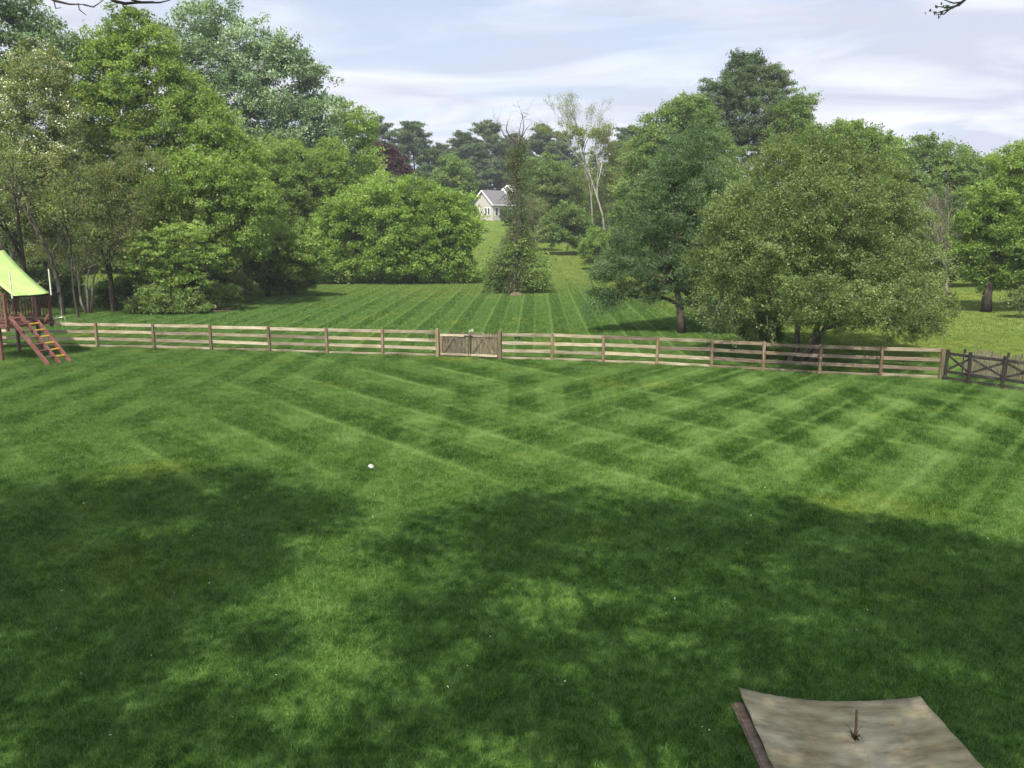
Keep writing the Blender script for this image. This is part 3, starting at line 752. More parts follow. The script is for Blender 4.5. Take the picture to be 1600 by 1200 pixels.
def build_corner():
    # dark cross-braced fence running on from the corner towards the camera
    px = [(1476, 595), (1512, 600.5), (1565, 608.5), (1628, 618), (1700, 630)]
    P = [gnd(*p) for p in px]
    root = thing('crossbuck_fence', 'dark weathered crossbuck rail fence in the right corner', 'fence', P[0])
    o = P[0]; H = 1.14
    rng = random.Random(2)
    for p in P:
        q = MB().box((0, 0, 0), (0.10, 0.10, H + 0.16), None, 0.012).build('post', DARKW, root); q.location = p - o + Vector((0, 0, (H - 0.06) / 2)); q.rotation_euler = (rng.uniform(-.02, .02), rng.uniform(-.02, .02), 0.35)
    for i in range(len(P) - 1):
        d = P[i + 1] - P[i]; n = Vector((-d.y, d.x, 0)).normalized()
        if n.y < 0: n = -n
        a, b = P[i] - o + n * 0.065, P[i + 1] - o + n * 0.065; dd = d.normalized() * 0.004
        for z in (1.02, 0.34, 0.10): part_beam('rail', DARKW, root, a + dd + Vector((0, 0, z)), b - dd + Vector((0, 0, z)), 0.115, 0.028)
        up = Vector((0, 0, 1))
        part_beam('brace', DARKW, root, a + dd * 12 + n * 0.003 + up * 0.93, b - dd * 12 + n * 0.003 + up * 0.43, 0.085, 0.022)
        part_beam('brace', DARKW, root, a + dd * 12 + n * 0.028 + up * 0.43, b - dd * 12 + n * 0.028 + up * 0.93, 0.085, 0.022)
    # grey scalloped picket fence behind it
    A, B = Vector((18.6, 30.9, 0)), Vector((24.5, 27.9, 0))
    A = at(1502, 598, 31.2); A.z = 0; B = at(1720, 598, 28.6); B.z = 0
    d = B - A; L_ = d.length; ang = math.atan2(d.y, d.x)
    root = thing('picket_fence', 'grey weathered scalloped picket fence behind the dark crossbuck fence', 'fence', A, ang)
    span = L_ / 3
    for k in range(3):
        mb = MB(); n_ = 15; w = span / n_
        for i in range(n_):
            cx = k * span + (i + 0.5) * w; u = (i + 0.5) / n_ * 2 - 1
            top = 0.92 + 0.22 * (1 - u * u) + rng.uniform(-.015, .015); hw = w * 0.36
            prof = [(cx - hw, 0.05), (cx + hw, 0.05), (cx + hw, top - 0.06), (cx, top), (cx - hw, top - 0.06)]
            n = 5; vs_ = [(x, -0.011, z) for x, z in prof] + [(x, 0.011, z) for x, z in prof]
            mb.add(vs_, [tuple(range(n)), tuple(reversed(range(n, 2 * n)))] + [(q, n + q, n + (q + 1) % n, (q + 1) % n) for q in range(n)])
        pn = mb.build('picket_panel', OLDW, root)
        for z in (0.25, 0.8): part_beam('rail', OLDW, pn, (k * span + 0.02, 0.032, z), ((k + 1) * span - 0.02, 0.032, z), 0.08, 0.036)
    for k in range(4):
        q = MB().box((0, 0, 0), (0.09, 0.09, 1.12), None, 0.01).build('post', DARKW, root); q.location = (k * span, 0.10, 0.52)
build_corner()

# ------------------------------------------------------------------ playset
def build_playset():
    w = Vector((0.43, 0.903, 0)); r = Vector((0.903, -0.43, 0))     # along the ladder side / out of it
    C0 = at(11, 505, 34.6); C0.z = 0
    root = thing('playset', 'reddish wooden climbing frame with a lime green tarp roof and ladder', 'playset', C0)
    def P(a, b, z): return w * a + r * b + Vector((0, 0, z))
    D, WD, FL, RL = 2.4, 2.0, 1.62, 2.86          # depth back, width, floor, rail height
    for a, b, h in ((0, 0, RL + 0.06), (WD, 0, RL + 0.0), (0, -D, 3.6), (WD, -D, 3.6)):
        part_beam('post', REDW, root, P(a, b, -0.05 if b < 0 else FL - 0.3), P(a, b, h), 0.11, 0.11, up=w)
    for a in (0.12, WD - 0.12): part_beam('leg', REDW, root, P(a, -0.75, -0.05), P(a, -0.75, FL - 0.02), 0.11, 0.11, up=w)
    fl = MB()
    for i in range(16):
        a = 0.02 + i * (WD + 0.0) / 16
        fl.beam(P(a + 0.055, 0.02, FL), P(a + 0.055, -D, FL), 0.03, 0.11, bev=0.003)
    fl.build('deck', REDW, root)
    for a in (-0.072, WD + 0.072): part_beam('beam', REDW, root, P(a, 0.06, FL - 0.09), P(a, -D - 0.06, FL - 0.09), 0.16, 0.035)
    for b in (0.075, -D - 0.075): part_beam('beam', REDW, root, P(-0.09, b, FL - 0.09), P(WD + 0.09, b, FL - 0.09), 0.16, 0.035)
    def railing(p, q):
        p, q = Vector(p), Vector(q); L_ = (q - p).length; k = max(2, int(L_ / 0.19)); sl = MB()
        for i in range(1, k):
            c = p + (q - p) * (i / k); sl.beam(c + Vector((0, 0, FL + 0.05)), c + Vector((0, 0, RL - 0.06)), 0.075, 0.022, up=(q - p))
        o = sl.build('railing', REDW, root)
        part_beam('top_rail', REDW, o, p + Vector((0, 0, RL - 0.02)), q + Vector((0, 0, RL - 0.02)), 0.05, 0.12)
        part_beam('bottom_rail', REDW, o, p + Vector((0, 0, FL + 0.10)), q + Vector((0, 0, FL + 0.10)), 0.07, 0.045)
    railing(P(-0.02, -0.07, 0), P(-0.02, -D + 0.07, 0))
    railing(P(WD + 0.02, -0.07, 0), P(WD + 0.02, -D + 0.07, 0))
    railing(P(0.07, -D, 0), P(WD - 0.07, -D, 0))
    part_beam('crossbar', REDW, root, P(0.06, 0.0, FL + 0.16), P(0.62, 0.0, FL + 0.16), 0.13, 0.04)
    # tarp roof: sheet over a ridge, sagging between its edges
    zr, ze = 4.62, RL - 0.03; b0, b1 = -2.25, 0.46; a0, a1 = 0.1, 1.72
    me = MB(); n, m_ = 16, 6
    prof = []
    for i in range(n + 1):
        s_ = i / n; prof.append((b0 + (b1 - b0) * s_, zr + (ze - zr) * s_ - 0.13 * math.sin(math.pi * s_)))
    back = [(b0 - (q - b0) * 0.9, z) for q, z in reversed(prof[1:])]
    full = back + prof; K = len(full)
    for sgn in (0, 1):
        for i, (b, z) in enumerate(full):
            for j in range(m_ + 1):
                f = j / m_; me.v.append(tuple(P(a0 + (a1 - a0) * f, b, z - 0.035 * math.sin(math.pi * f) - sgn * 0.012)))
    q = m_ + 1; off = K * q
    for i in range(K - 1):
        for j in range(m_):
            a = i * q + j; me.f.append((a, a + 1, a + q + 1, a + q)); me.f.append((off + a, off + a + q, off + a + q + 1, off + a + 1))
    for i in range(K - 1):
        for j in (0, m_):
            a = i * q + j; me.f.append((a, a + q, off + a + q, off + a) if j == 0 else (a + q, a, off + a, off + a + q))
    me.build('tarp_roof', TARP, root, True)
    part_beam('ridge_beam', REDW, root, P(a0 - 0.05, b0, zr - 0.07), P(a1 + 0.05, b0, zr - 0.07), 0.09, 0.05)
    part_beam('eave_beam', DARKW, root, P(-0.1, b1 - 0.03, ze - 0.06), P(WD + 0.35, b1 - 0.03, ze - 0.06), 0.07, 0.05)
    for a in (0.0, 1.75): part_beam('pole', PALEW, root, P(a, 0.53, ze - 0.1), P(a, 0.53, ze + 1.02), 0.045, 0.045, up=w)
    # ladder: three stringers, dark treads in the first lane, yellow grips in the second
    foot = [0.0, 0.50, 1.0]; run = 2.15; a_off = 0.12
    lad = thing('ladder', None, None); lad.parent = root
    def Lp(a, s_, z=0): return P(a + a_off, 0.05 + run * s_, (FL + 0.28) * (1 - s_) + z)
    for a in foot: part_beam('stringer', REDW, lad, Lp(a, -0.05), Lp(a, 1.0), 0.19, 0.06, up=(0, 0, 1))
    for i in range(6):
        s_ = 0.16 + 0.135 * i
        part_beam('tread', REDW, lad, Lp(foot[0] + 0.028, s_), Lp(foot[1] - 0.028, s_), 0.035, 0.13, up=(0, 0, 1))
        part_beam('grip', YEL, lad, Lp(foot[1] + 0.028, s_ + 0.02, 0.03), Lp(foot[2] - 0.028, s_ + 0.02, 0.03), 0.05, 0.05, up=(0, 0, 1))
    part_beam('brace', REDW, root, P(0.02, 0.12, FL + 0.3), P(0.02, 0.95, FL - 0.25), 0.11, 0.045)
    part_beam('brace', REDW, root, P(1.35, 0.12, FL - 0.3), P(1.55, 0.5, FL + 0.3), 0.10, 0.045)
    sw = thing('trapeze_swing', 'pale rope trapeze hanging from the eave of the playset', 'swing', C0 + P(WD + 0.22, 0.43, 0))
    z1 = ze - 0.1
    MB().tube([(0, 0, z1), (0.01, 0, 2.1), (0.0, 0, 1.75)], 0.014, 5).build('rope', ROPE, sw)
    ring = [(0.13 * math.sin(a), 0.02, 1.6 + 0.16 * math.cos(a)) for a in np.linspace(0, 6.283, 13)]
    MB().tube(ring, 0.018, 6).build('ring', ROPE, sw)
    MB().tube([(-0.32, -0.05, 1.68), (0.02, 0, 1.72)], 0.022, 6).build('bar', PALEW, sw)
build_playset()

# ------------------------------------------------------------------ curled plywood by the house
def build_plywood():
    X0, X1, Y0, Y1 = 2.76, 4.98, 7.62, 9.2
    c = Vector(((X0 + X1) / 2, (Y0 + Y1) / 2, 0))
    root = thing('plywood_sheet', 'curled weathered plywood sheet lying on the lawn with a stake poking through', 'plywood', c)
    nx_, ny_ = 36, 20; mb = MB()
    def zz(u, v):
        l_ = max(0, -u) ** 1.7 * (0.09 + 0.115 * (v * 0.5 + 0.5) ** 1.2); r_ = max(0, u) ** 1.9 * (0.085 + 0.0 * v)
        return 0.055 + l_ + r_ + 0.012 * math.sin(u * 3 + v * 2)
    hole = (0.02, 0.05)
    for sgn in (0, 1):
        for j in range(ny_ + 1):
            for i in range(nx_ + 1):
                u, v = i / nx_ * 2 - 1, j / ny_ * 2 - 1
                jag = 0.006 * math.sin(i * 2.1 + j) if i in (0, nx_) or j in (0, ny_) else 0
                mb.v.append((u * (X1 - X0) / 2 * (1.0 if u > 0 else 1.0) + jag, v * (Y1 - Y0) / 2 + jag, zz(u, v) - sgn * 0.016))
    q = nx_ + 1; off = q * (ny_ + 1)
    for j in range(ny_):
        for i in range(nx_):
            u, v = (i + .5) / nx_ * 2 - 1, (j + .5) / ny_ * 2 - 1
            if abs(u - 0.02) < 0.028 and abs(v - 0.08) < 0.05: continue
            a = j * q + i; mb.f.append((a, a + 1, a + q + 1, a + q)); mb.f.append((off + a, off + a + q, off + a + q + 1, off + a + 1))
    for i in range(nx_):
        for a, s_ in ((i, 1), (ny_ * q + i, -1)): mb.f.append((a, off + a, off + a + 1, a + 1) if s_ > 0 else (a, a + 1, off + a + 1, off + a))
    for j in range(ny_):
        for a, s_ in ((j * q, -1), (j * q + nx_, 1)): mb.f.append((a, off + a, off + a + q, a + q) if s_ > 0 else (a, a + q, off + a + q, off + a))
    mb.build('sheet', PLYW, root, True)
    under = thing('board', 'flat brown board lying on the lawn under the left edge of the curled plywood', 'board', (X0 + 1.1, 8.38, 0))
    MB().box((-0.06, 0.05, 0.022), (2.24, 1.52, 0.036), None, 0.004).build('panel', PLYE, under)
    MB().box((-1.11, 0.03, 0.058), (0.10, 1.5, 0.034), None, 0.004).build('batten', PLYE, under)
    sx, sy = c.x + 0.02 * (X1 - X0) / 2, c.y + 0.08 * (Y1 - Y0) / 2
    st = thing('stake', 'thin wooden stake with dry weeds sticking up through the hole in the plywood', 'stake', (sx, sy, 0))
    MB().tube([(0, 0, 0), (0.004, 0, 0.2), (0.0, 0.01, 0.40)], [0.016, 0.015, 0.014], 7).build('rod', bark_mat('stake_wood', (0.08, 0.05, 0.03), (0.18, 0.12, 0.07)), st)
    rng = random.Random(6); wd = MB()
    for k in range(20):
        a = rng.uniform(0, 6.28); L_ = rng.uniform(0.06, 0.17); x, y = math.cos(a), math.sin(a)
        wd.tube([(x * .012, y * .012, 0.03), (x * L_ * .35, y * L_ * .35, 0.06 + L_ * .5), (x * L_ * .85, y * L_ * .85, 0.06 + L_ * rng.uniform(.2, .8))], [0.005, 0.004, 0.0015], 3, False)
    wd.build('weed', leaf_mat('dry_weed', (0.06, 0.06, 0.015), (0.09, 0.08, 0.02), (0.12, 0.1, 0.03)), st)
build_plywood()

def build_small():
    p = gnd(580, 733)
    mb = MB(); bm = bmesh.new(); bmesh.ops.create_icosphere(bm, subdivisions=3, radius=0.07)
    for v in bm.verts:
        n_ = mnoise.noise(v.co * 16) * 0.025 + mnoise.noise(v.co * 38) * 0.008; v.co += v.co.normalized() * n_; v.co.z *= 0.8
    bm.verts.index_update(); mb.add([v.co for v in bm.verts], [[v.index for v in f.verts] for f in bm.faces]); bm.free()
    o = mb.build('mushroom', WHITE, None, True); o.location = p + Vector((0, 0, 0.06)); tag(o, 'small pale white puffball mushroom on the lawn', 'mushroom')
    rs = np.random.RandomState(3); n = 85
    P = np.zeros((n, 3)); P[:, 1] = 7 + 16 * rs.uniform(0, 1, n) ** 1.4; P[:, 0] = rs.uniform(-0.66, 0.66, n) * P[:, 1]; P[:, 2] = rs.uniform(0.035, 0.06, n)
    o = leaves('fallen_petals', P, rs.uniform(0.2, 0.9, n), 1, 0.02, 0.036, LEAF['blossom'], None, rs, 0.1, 1.6, 0.5); tag(o, kind='stuff')
build_small()

# ------------------------------------------------------------------ house on the hill
def build_house():
    WALL = None
    m, t, b = mat('cream_siding')
    tc_ = N(t, 'ShaderNodeTexCoord'); wv = N(t, 'ShaderNodeTexWave', bands_direction='Z'); wv.inputs['Scale'].default_value = 2.2
    t.links.new(tc_.outputs['Object'], wv.inputs['Vector']); rr = ramp(t, [(0.0, (0.30, 0.265, 0.235)), (0.25, (0.385, 0.345, 0.305)), (1, (0.41, 0.37, 0.325))])
    t.links.new(wv.outputs['Fac'], rr.inputs[0]); t.links.new(rr.outputs[0], b.inputs['Base Color']); b.inputs['Roughness'].default_value = 0.7; WALL = m
    ROOF = plain('grey_shingle', (0.115, 0.108, 0.105), 0.9, 3, 0.25); TRIM = plain('white_trim', (0.72, 0.70, 0.66), 0.6, 5, 0.05); GLASS = plain('dark_window_glass', (0.03, 0.034, 0.04), 0.15, 2, 0.1)
    Y = 176.0
    c = at(770, 342, Y); c.z = hgt(c.x, Y) - 0.3
    ang = R(42)
    root = thing('house', 'cream sided house with grey gabled roof on the hill behind the snag', 'house', c, ang)
    # local x: along the side wall away to the right, local y: along the gable end away to the left
    Wd, Ln, Hw, Rs = 6.4, 8.0, 3.9, 2.7
    def block(x0, x1, y0, y1, h, rise, axis):
        mb = MB(); v = [(x0, y0, 0), (x1, y0, 0), (x1, y1, 0), (x0, y1, 0), (x0, y0, h), (x1, y0, h), (x1, y1, h), (x0, y1, h)]
        f = [(0, 1, 5, 4), (2, 3, 7, 6), (1, 2, 6, 5), (3, 0, 4, 7)]
        if axis == 'x':
            ym = (y0 + y1) / 2; v += [(x0, ym, h + rise), (x1, ym, h + rise)]; f += [(4, 8, 7), (5, 6, 9)]
        else:
            xm = (x0 + x1) / 2; v += [(xm, y0, h + rise), (xm, y1, h + rise)]; f += [(4, 5, 8), (6, 7, 9)]
        mb.add(v, f); return mb.build('wall', WALL, root)
    def roof(x0, x1, y0, y1, h, rise, axis, ov=0.35, th=0.16):
        mb = MB()
        if axis == 'x':
            ym = (y0 + y1) / 2; k = rise / (ym - y0); ed = [(y0 - ov, h - ov * k), (ym, h + rise), (y1 + ov, h - ov * k)]
            for lo, hi in ((x0 - ov, x1 + ov),):
                for z_ in (0.02, th): mb.v += [(lo, y, z + z_) for y, z in ed] + [(hi, y, z + z_) for y, z in ed]
        else:
            xm = (x0 + x1) / 2; k = rise / (xm - x0); ed = [(x0 - ov, h - ov * k), (xm, h + rise), (x1 + ov, h - ov * k)]
            for z_ in (0.02, th): mb.v += [(x, y0 - ov, z + z_) for x, z in ed] + [(x, y1 + ov, z + z_) for x, z in ed]
        mb.f += [(0, 1, 4, 3), (1, 2, 5, 4), (6, 9, 10, 7), (7, 10, 11, 8), (0, 6, 7, 1), (1, 7, 8, 2), (3, 4, 10, 9), (4, 5, 11, 10), (0, 3, 9, 6), (2, 8, 11, 5)]
        o = mb.build('roof', ROOF, root)
        # white rake boards at the near end and the eaves
        for s_ in (0, 1):
            e0, e1 = (ed[0], ed[1]) if s_ == 0 else (ed[2], ed[1])
            if axis == 'x': a_, b_ = (x0 - ov - 0.03, e0[0], e0[1] + 0.04), (x0 - ov - 0.03, e1[0], e1[1] + 0.04)
            else: a_, b_ = (e0[0], y0 - ov - 0.03, e0[1] + 0.04), (e1[0], y0 - ov - 0.03, e1[1] + 0.04)
            part_beam('rake_board', TRIM, o, a_, b_, 0.30, 0.05)
        if axis == 'x': part_beam('gutter', TRIM, o, (x0 - ov, y0 - ov - 0.05, ed[0][1] + 0.02), (x1 + ov, y0 - ov - 0.05, ed[0][1] + 0.02), 0.16, 0.08)
        return o
    block(0, Ln, 0, Wd, Hw, Rs, 'x'); roof(0, Ln, 0, Wd, Hw, Rs, 'x')
    block(Ln - 0.5, Ln + 9, -1.5, 8.5, 4.3, 3.6, 'x'); r2 = roof(Ln - 0.5, Ln + 9, -1.5, 8.5, 4.3, 3.6, 'x')
    dm = MB(); dm.add([(6.2, 2.2, 5.6), (6.2, 4.6, 5.6), (6.2, 3.4, 7.15), (9.5, 2.2, 5.6), (9.5, 4.6, 5.6), (9.5, 3.4, 7.15)], [(0, 2, 1), (3, 4, 5), (0, 1, 4, 3)])
    dw = dm.build('dormer', WALL, root)
    rm = MB(); rm.add([(5.9, 1.8, 5.3), (5.9, 3.4, 7.3), (5.9, 5.0, 5.3), (10, 1.8, 5.3), (10, 3.4, 7.3), (10, 5.0, 5.3)] , [(0, 1, 4, 3), (1, 2, 5, 4)]); rm.build('roof', ROOF, dw)
    for a_, b_ in (((5.86, 1.75, 5.25), (5.86, 3.4, 7.32)), ((5.86, 5.05, 5.25), (5.86, 3.4, 7.32))): part_beam('rake_board', TRIM, dw, a_, b_, 0.3, 0.06)
    MB().box((6.16, 3.4, 6.1), (0.06, 0.7, 0.6)).build('pane', GLASS, dw)
    def window(x, y, z, w_, h_, face):
        s_ = (0.08, w_ + 0.24, h_ + 0.24) if face == 'x' else (w_ + 0.24, 0.08, h_ + 0.24)
        g_ = (0.10, w_, h_) if face == 'x' else (w_, 0.10, h_)
        o = MB().box((0, 0, 0), s_).build('window', TRIM, root); o.location = (x, y, z)
        MB().box((-0.012 if face == 'x' else 0, 0 if face == 'x' else -0.012, 0), g_).build('pane', GLASS, o)
    for y in (1.25, 2.15): window(0, y, 2.35, 0.55, 1.35, 'x')
    window(0, 4.7, 2.2, 0.6, 1.4, 'x')
    window(1.0, 0, 2.3, 0.65, 1.6, 'y'); window(3.6, 0, 2.3, 0.9, 1.4, 'y')
    MB().box((Ln + 4, 4.5, 8.0), (0.8, 0.8, 1.6), None, 0.02).build('chimney', plain('chimney_brick', (0.24, 0.12, 0.09), 0.9, 9, 0.2), root)
build_house()

# ------------------------------------------------------------------ trees, left to right
LW = 'trees along the left edge of the back lawn'
leafy('tall_tree', 'grey green tall tree at the far left edge behind the white blossom', 'tree', 8, 60, [(75, 70, 36, 42), (110, 95, 26, 30), (10, 20, 45, 60), (-50, 40, 80, 80), (-90, 150, 90, 90), (30, 90, 40, 50), (-40, 200, 90, 90)], 'silver', 0.9, 50, 0.2, 0.28, group=LW)
leafy('flowering_tree', 'olive tree with creamy white blossom at the left edge above the playset', 'tree', 22, 55, [(60, 130, 48, 55), (30, 190, 62, 60), (70, 260, 55, 55), (0, 290, 75, 65), (40, 345, 65, 45), (-70, 250, 80, 90), (90, 200, 40, 45)], 'olive', 0.7, 46, 0.15, 0.22, group=LW, blossom=0.36, stems=2)
leafy('maple_tree', 'tall light green maple left of the silvery poplar', 'tree', 205, 61, [(205, 60, 38, 42), (165, 95, 45, 45), (235, 95, 45, 48), (140, 145, 48, 55), (215, 150, 75, 60), (280, 165, 52, 55), (160, 215, 70, 65), (255, 235, 75, 62), (330, 220, 48, 52), (200, 290, 80, 55), (370, 255, 35, 40), (170, 350, 60, 40), (260, 340, 60, 40)], 'maple', 0.75, 50, 0.19, 0.27, group=LW)
leafy('poplar_tree', 'tallest silvery green poplar reaching the top of the left woods', 'tree', 388, 94, [(325, 48, 52, 45), (290, 85, 40, 55), (395, 82, 52, 42), (440, 98, 38, 42), (350, 130, 80, 60), (440, 165, 72, 62), (488, 135, 26, 38), (400, 220, 90, 70), (500, 215, 52, 58), (330, 200, 60, 60)], 'silver', 1.2, 52, 0.28, 0.4, group=LW)
leafy('brushy_tree', 'thin olive brown twiggy tree beside the playset', 'tree', 134, 54, [(120, 285, 58, 55), (175, 320, 58, 55), (95, 345, 55, 50), (185, 380, 52, 42), (130, 395, 55, 42), (215, 260, 45, 45), (75, 400, 40, 35)], 'brown', 0.6, 20, 0.13, 0.13, BARK_TWIG, LW, stems=3, twigs=380, fill=0.2, rag=2)
leafy('shade_maple', 'mid green spreading tree in the middle of the left woods', 'tree', 318, 58, [(300, 300, 58, 55), (355, 300, 55, 60), (330, 350, 60, 50), (385, 330, 45, 55), (270, 330, 45, 45), (380, 380, 40, 40)], 'maple', 0.75, 50, 0.19, 0.24, BARK_DARK, LW)
leafy('young_maple', 'low bright yellow green maple in front of the left woods', 'tree', 262, 54, [(240, 388, 44, 22), (300, 410, 40, 24), (228, 425, 30, 20), (285, 368, 40, 20), (332, 398, 26, 14), (285, 440, 40, 16), (215, 400, 24, 16)], 'maple', 0.42, 17, 0.17, 0.09, BARK_DARK, LW, twigs=160, rag=2.6, fill=0.1, flat=0.4)
leafy('oak_tree', 'green oak standing left of the big round bush', 'tree', 445, 87, [(525, 315, 42, 42), (500, 350, 42, 45), (440, 270, 60, 55), (480, 300, 55, 55), (420, 330, 55, 55), (470, 360, 52, 50), (510, 270, 45, 50), (400, 290, 45, 50)], 'maple', 0.85, 50, 0.22, 0.26, group=LW)
leafy('low_maple', 'low green maple with drooping branches over the lawn edge', 'tree', 418, 66, [(425, 385, 42, 38), (465, 400, 38, 32), (395, 405, 34, 30), (450, 425, 40, 16), (490, 410, 25, 28)], 'maple', 0.7, 46, 0.20, 0.14, BARK_DARK, LW)
leafy('slender_tree', 'pale green slender tree rising behind the round bush', 'tree', 545, 102, [(540, 205, 36, 38), (565, 220, 26, 28), (545, 255, 48, 45), (510, 265, 40, 45), (570, 195, 12, 14)], 'lime', 1.1, 46, 0.27, 0.22, group=LW)
leafy('round_bush', 'big rounded bright green bush right of the left woods', 'bush', 628, 81, [(590, 324, 62, 44), (550, 355, 52, 55), (650, 330, 62, 48), (700, 362, 46, 55), (620, 385, 85, 50), (545, 405, 48, 34), (680, 405, 58, 34), (722, 350, 26, 40), (590, 415, 55, 25), (560, 425, 50, 16), (650, 427, 60, 14), (708, 424, 40, 15), (522, 380, 38, 48)], 'lime', 0.9, 56, 0.24, 0.18, BARK_DARK, stems=4, bottom=1.0, rag=0.6)
for k, (px, py, Y, L, lf, lab) in enumerate([
    (345, 468, 56, [(345, 464, 28, 22), (322, 472, 22, 14)], 'mid', 'weedy green shrub at the lawn edge beneath the left woods'),
    (262, 470, 53.5, [(255, 470, 38, 26), (290, 478, 28, 16), (225, 478, 26, 16)], 'mid', 'low green shrub round the foot of the young yellow green maple'),
    (225, 460, 58, [(220, 455, 34, 28), (250, 465, 28, 20)], 'dark', 'dark shrub under the bright yellow green maple'),
    (180, 470, 57, [(175, 462, 32, 26)], 'dark', 'dark shrub left of the young maple trunk'),
    (300, 455, 62, [(295, 445, 40, 30), (325, 440, 30, 26)], 'dark', 'dark undergrowth shrub behind the brush pile'),
    (400, 442, 66, [(395, 432, 34, 24), (425, 436, 28, 18)], 'brown', 'brownish bramble shrub under the drooping maple'),
    (505, 432, 80, [(500, 424, 30, 20), (520, 428, 22, 14)], 'dark', 'dark shrub tucked under the left side of the round bush'),
    (455, 440, 68, [(450, 438, 30, 20), (480, 436, 28, 18)], 'mid', 'green shrub at the lawn edge left of the round bush'),
    (370, 455, 62, [(372, 450, 28, 20), (350, 455, 20, 14)], 'brown', 'olive bramble shrub between the weedy shrub and the drooping maple'),
    (60, 470, 58, [(50, 455, 45, 34), (95, 450, 30, 26)], 'dark', 'dark shrub behind the playset railing'),
]):
    leafy('shrub', lab, 'shrub', px, Y, L, lf, 0.45, 44, 0.15, 0.05, BARK_DARK, 'undergrowth shrubs at the left', stems=3, bottom=0.9, twigs=40)
# bare slim trunks seen between the playset and the woods
for k, (px, Y, ph, rr, lab) in enumerate([(58, 52, 7.5, 0.22, 'stout grey trunk standing right behind the playset deck'), (97, 53, 8.0, 0.17, 'grey trunk between the playset and the twin trunks'), (121, 51, 6.5, 0.09, 'thin leaning dark trunk left of the twin trunks'), (178, 55, 7, 0.2, 'dark broad trunk behind the twiggy tree')]):
    rs = np.random.RandomState(700 + k); g = at(px, 480, Y); g.z = 0
    root = thing('slim_tree', lab, 'tree', g, group='slim trees at the left')
    mb, tips = branching((0, 0, -0.1), rs, ph * 0.62, rr, 0.6, 3, (2, 3)); mb.build('trunk', BARK_DARK if k != 1 else BARK_GREY, root, True)
    leaves('crown', tips, np.full(len(tips), 0.4), 22, 0.45, 0.15, LEAF['mid' if k % 2 else 'olive'], root, rs)
def brush_pile():
    g = gnd(300, 487); rng = random.Random(3); root = thing('brush_pile', 'low heap of dead sticks at the edge of the left woods', 'brush pile', g)
    for nm, n_, r_ in (('branch', 16, 0.035), ('twigs', 60, 0.014)):
        mb = MB()
        for k in range(n_):
            x, y = rng.gauss(0, 0.9), rng.gauss(0, 0.45); a = rng.uniform(-0.5, 0.5) + (math.pi if rng.random() < .5 else 0); L_ = rng.uniform(0.5, 1.3); z = rng.uniform(0.04, 0.42) * math.exp(-x * x * .5)
            mb.tube([(x, y, z), (x + math.cos(a) * L_ * .5, y + math.sin(a) * L_ * .5, z + 0.08), (x + math.cos(a) * L_, y + math.sin(a) * L_, max(0.02, z + rng.uniform(-.1, .15)))], [r_, r_ * .8, r_ * .4], 5)
        mb.build(nm, BARK_RED, root)
brush_pile()

WG = 'background trees behind the left woods'
for px, Y, L, lf, lab in [
    (60, 92, [(40, 330, 70, 90), (100, 300, 60, 80), (-30, 300, 70, 90), (60, 400, 80, 60)], 'dark', 'dark tree deep in the woods behind the twiggy tree'),
    (200, 95, [(190, 330, 70, 80), (250, 350, 60, 70), (150, 380, 60, 60), (220, 400, 70, 50)], 'mid', 'green tree deep in the woods behind the tall light green maple'),
    (330, 100, [(320, 330, 70, 80), (390, 350, 60, 70), (300, 400, 60, 50), (360, 400, 60, 50)], 'dark', 'dark tree deep in the woods below the silvery poplar'),
    (470, 105, [(450, 330, 60, 70), (510, 340, 50, 60), (430, 390, 60, 50), (500, 395, 60, 45)], 'mid', 'green tree deep in the woods behind the oak'),
    (560, 122, [(555, 290, 45, 40), (600, 310, 45, 35), (640, 315, 45, 34), (580, 340, 60, 40), (660, 340, 40, 40)], 'dark', 'dark tree on the slope behind the round bush')]:
    leafy('forest_tree', lab, 'tree', px, Y, L, lf, 1.3, 44, 0.34, 0.3, BARK_DARK, WG, bottom=0.8)
# far hill: pines, copper tree and the trees round the house
PG = 'pines on the hill behind the house'
for px, yt, Y, wpx, lab in [
    (592, 186, 205, 26, 'leftmost pine on the hill above the copper coloured tree'), (645, 192, 208, 36, 'broad pine right of the copper coloured tree'),
    (688, 226, 215, 22, 'short pine in the dip left of the house'), (722, 208, 222, 30, 'pine just left of the house ridge line'), (762, 190, 225, 32, 'tallest pine directly above the house roof'),
    (803, 212, 226, 26, 'pine hidden behind the bare top of the snag'), (846, 196, 224, 28, 'pine right of the snag top'), (880, 208, 226, 26, 'pine between the snag and the bare sycamores'), (985, 200, 218, 30, 'pine behind the right hand sycamore')]:
    pine(lab, px, yt, Y, wpx * 1.5, PG, cut=0.1, rt=0.3, lsize=0.6, whorl=1.2, dens=1.8)
leafy('copper_beech', 'dark purple leaved tree on the hill', 'tree', 600, 140, [(600, 250, 26, 24), (616, 262, 22, 18), (590, 262, 20, 16)], 'purple', 0.9, 46, 0.28, 0.2, BARK_DARK)
HG = 'trees on the hill near the house'
leafy('hill_tree', 'dark green tree left of the house gable', 'tree', 708, 152, [(706, 272, 24, 26), (722, 290, 20, 24), (690, 296, 24, 22), (715, 320, 24, 22)], 'mid', 1.1, 46, 0.33, 0.22, BARK_DARK, HG)
leafy('hill_tree', 'leafy green tree right of the snag behind the grey shrubs', 'tree', 860, 140, [(845, 275, 34, 32), (872, 292, 34, 36), (830, 305, 26, 36), (888, 325, 30, 30), (850, 330, 34, 34)], 'mid', 1.0, 44, 0.3, 0.24, BARK_GREY, HG, twigs=140)
